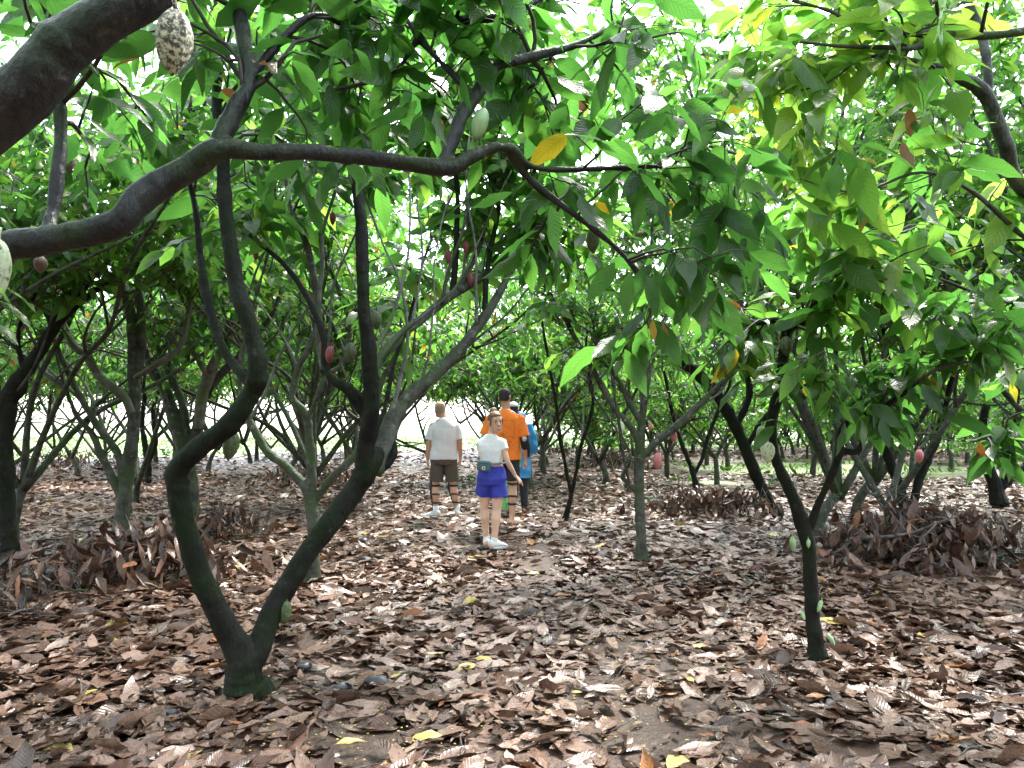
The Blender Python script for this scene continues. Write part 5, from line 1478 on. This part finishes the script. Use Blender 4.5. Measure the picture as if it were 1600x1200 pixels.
H.tube(V3([.066, .040, .045], [.073, .028, .0], [.072, .018, -.045]), [.010, .008, .004], 8)
H.tube(V3([-.066, .040, .045], [-.073, .028, .0], [-.072, .018, -.045]), [.010, .008, .004], 8)
onface(H, 0); remeshed("hair", H, .0055, 1, M_HAIR_B, p, .0022, 70, 11)
E = Mesher(); E.ball((.079, -.012, -.052), (.005, .005, .006), 10, 6); onface(E, 0); E.build("earring", M_PLASTIC, p)
S = Mesher()
S.ellip([(-.004, 0, .962, .127, .102), (-.004, 0, 1.03, .132, .104), (-.008, 0, 1.10, .146, .108), (-.01, .0, 1.165, .140, .102), (-.012, .0, 1.215, .120, .088), (-.012, 0, 1.255, .085, .070), (-.012, 0, 1.283, .058, .055)], 28, 2.3)
S.tube([V3(.07, -.01, 1.215), shR + V3(.002, 0, .0), shR + (elR - shR) * .40], [.042, .052, .054], 16)
S.tube([V3(-.08, .01, 1.215), shL, shL + (elL - shL) * .40], [.042, .052, .054], 16)
remeshed("crop_top", S, .007, 2, M_WHITE, p, .008, 11, 12)
S = Mesher()
S.ellip([(0, 0, .715, .160, .125), (0, 0, .79, .172, .136), (0, 0, .86, .152, .118), (0, 0, .925, .128, .100)], 28, 2.2)
S.tube([V3(-.070, 0, .77), V3(-.084, .02, .68), V3(-.094, .045, .600)], [.098, .097, .097], 20)
S.tube([V3(.070, 0, .77), V3(.078, -.01, .68), V3(.086, -.02, .570)], [.098, .098, .100], 20)
remeshed("shorts", S, .007, 2, M_BLUE, p, .011, 11, 13)
shoe(p, anL, (.1, 1), f, M_SOLE, M_SOLE, None, .25); shoe(p, anR, (.75, .55), f, M_SOLE, M_SOLE, None, .25)

# --- her waist pack
g = wroot.location
w = empty("waist_pack", (g.x, g.y, g.z + .93))
tag(w, "small teal grey waist pack with a round patch, worn at the woman's back", "waist pack")
K = Mesher()
for z, rx, ry in ((-.058, .058, .030), (-.050, .074, .042), (-.02, .080, .048), (.025, .080, .046), (.048, .074, .040), (.056, .060, .028)):
    a = np.arange(28) * 2 * math.pi / 28; e = .75
    K.v.append(np.stack([-.055 + rx * np.sign(np.cos(a)) * np.abs(np.cos(a)) ** e, -.150 + ry * np.sign(np.sin(a)) * np.abs(np.sin(a)) ** e, np.full(28, z)], 1))
rl = K.v; K.v = []; K.rings(rl)
T = np.eye(4); T[:3, :3] = np.array(Matrix.Rotation(R(-10), 3, 'Z') @ Matrix.Rotation(R(5), 3, 'Y')); K.xf(T)
pch = remeshed("pouch", K, .005, 2, M_PACK, w, .002, 25, 14)
K = Mesher(); n_ = 24
K.tube([T[:3, :3] @ V3(-.132 + .154 * i / 8, -.150 - .050 * math.sin(math.pi * i / 8) ** .4, .030) for i in range(9)], [.0035] * 9, 6); K.build("zip", M_IRIS, pch)
K = Mesher(); a = np.arange(24) * 2 * math.pi / 24
K.rings([np.array([T[:3, :3] @ V3(-.048 + r_ * math.cos(t_), -.1985 - o_, -.022 + r_ * math.sin(t_)) for t_ in a]) for r_, o_ in ((.021, -.006), (.021, .0035), (.010, .0040), (.010, .0))]); K.build("patch", M_PATCH, pch)
K = Mesher(); K.rings([np.array([T[:3, :3] @ V3(-.048 + .0105 * math.cos(t_), -.1985 - o_, -.022 + .0105 * math.sin(t_)) for t_ in a]) for o_ in (-.006, .0025)]); K.build("patch_centre", M_PATCHD, pch)
K = Mesher(); bl = []
for i in range(33):
    t_ = 2 * math.pi * i / 32; bl.append(V3(.150 * math.cos(t_), .118 * math.sin(t_), .012 + .022 * math.cos(t_)))
K.tube(bl, [.014] * 33, 8, flat=.3); K.build("belt", M_PACK, w)
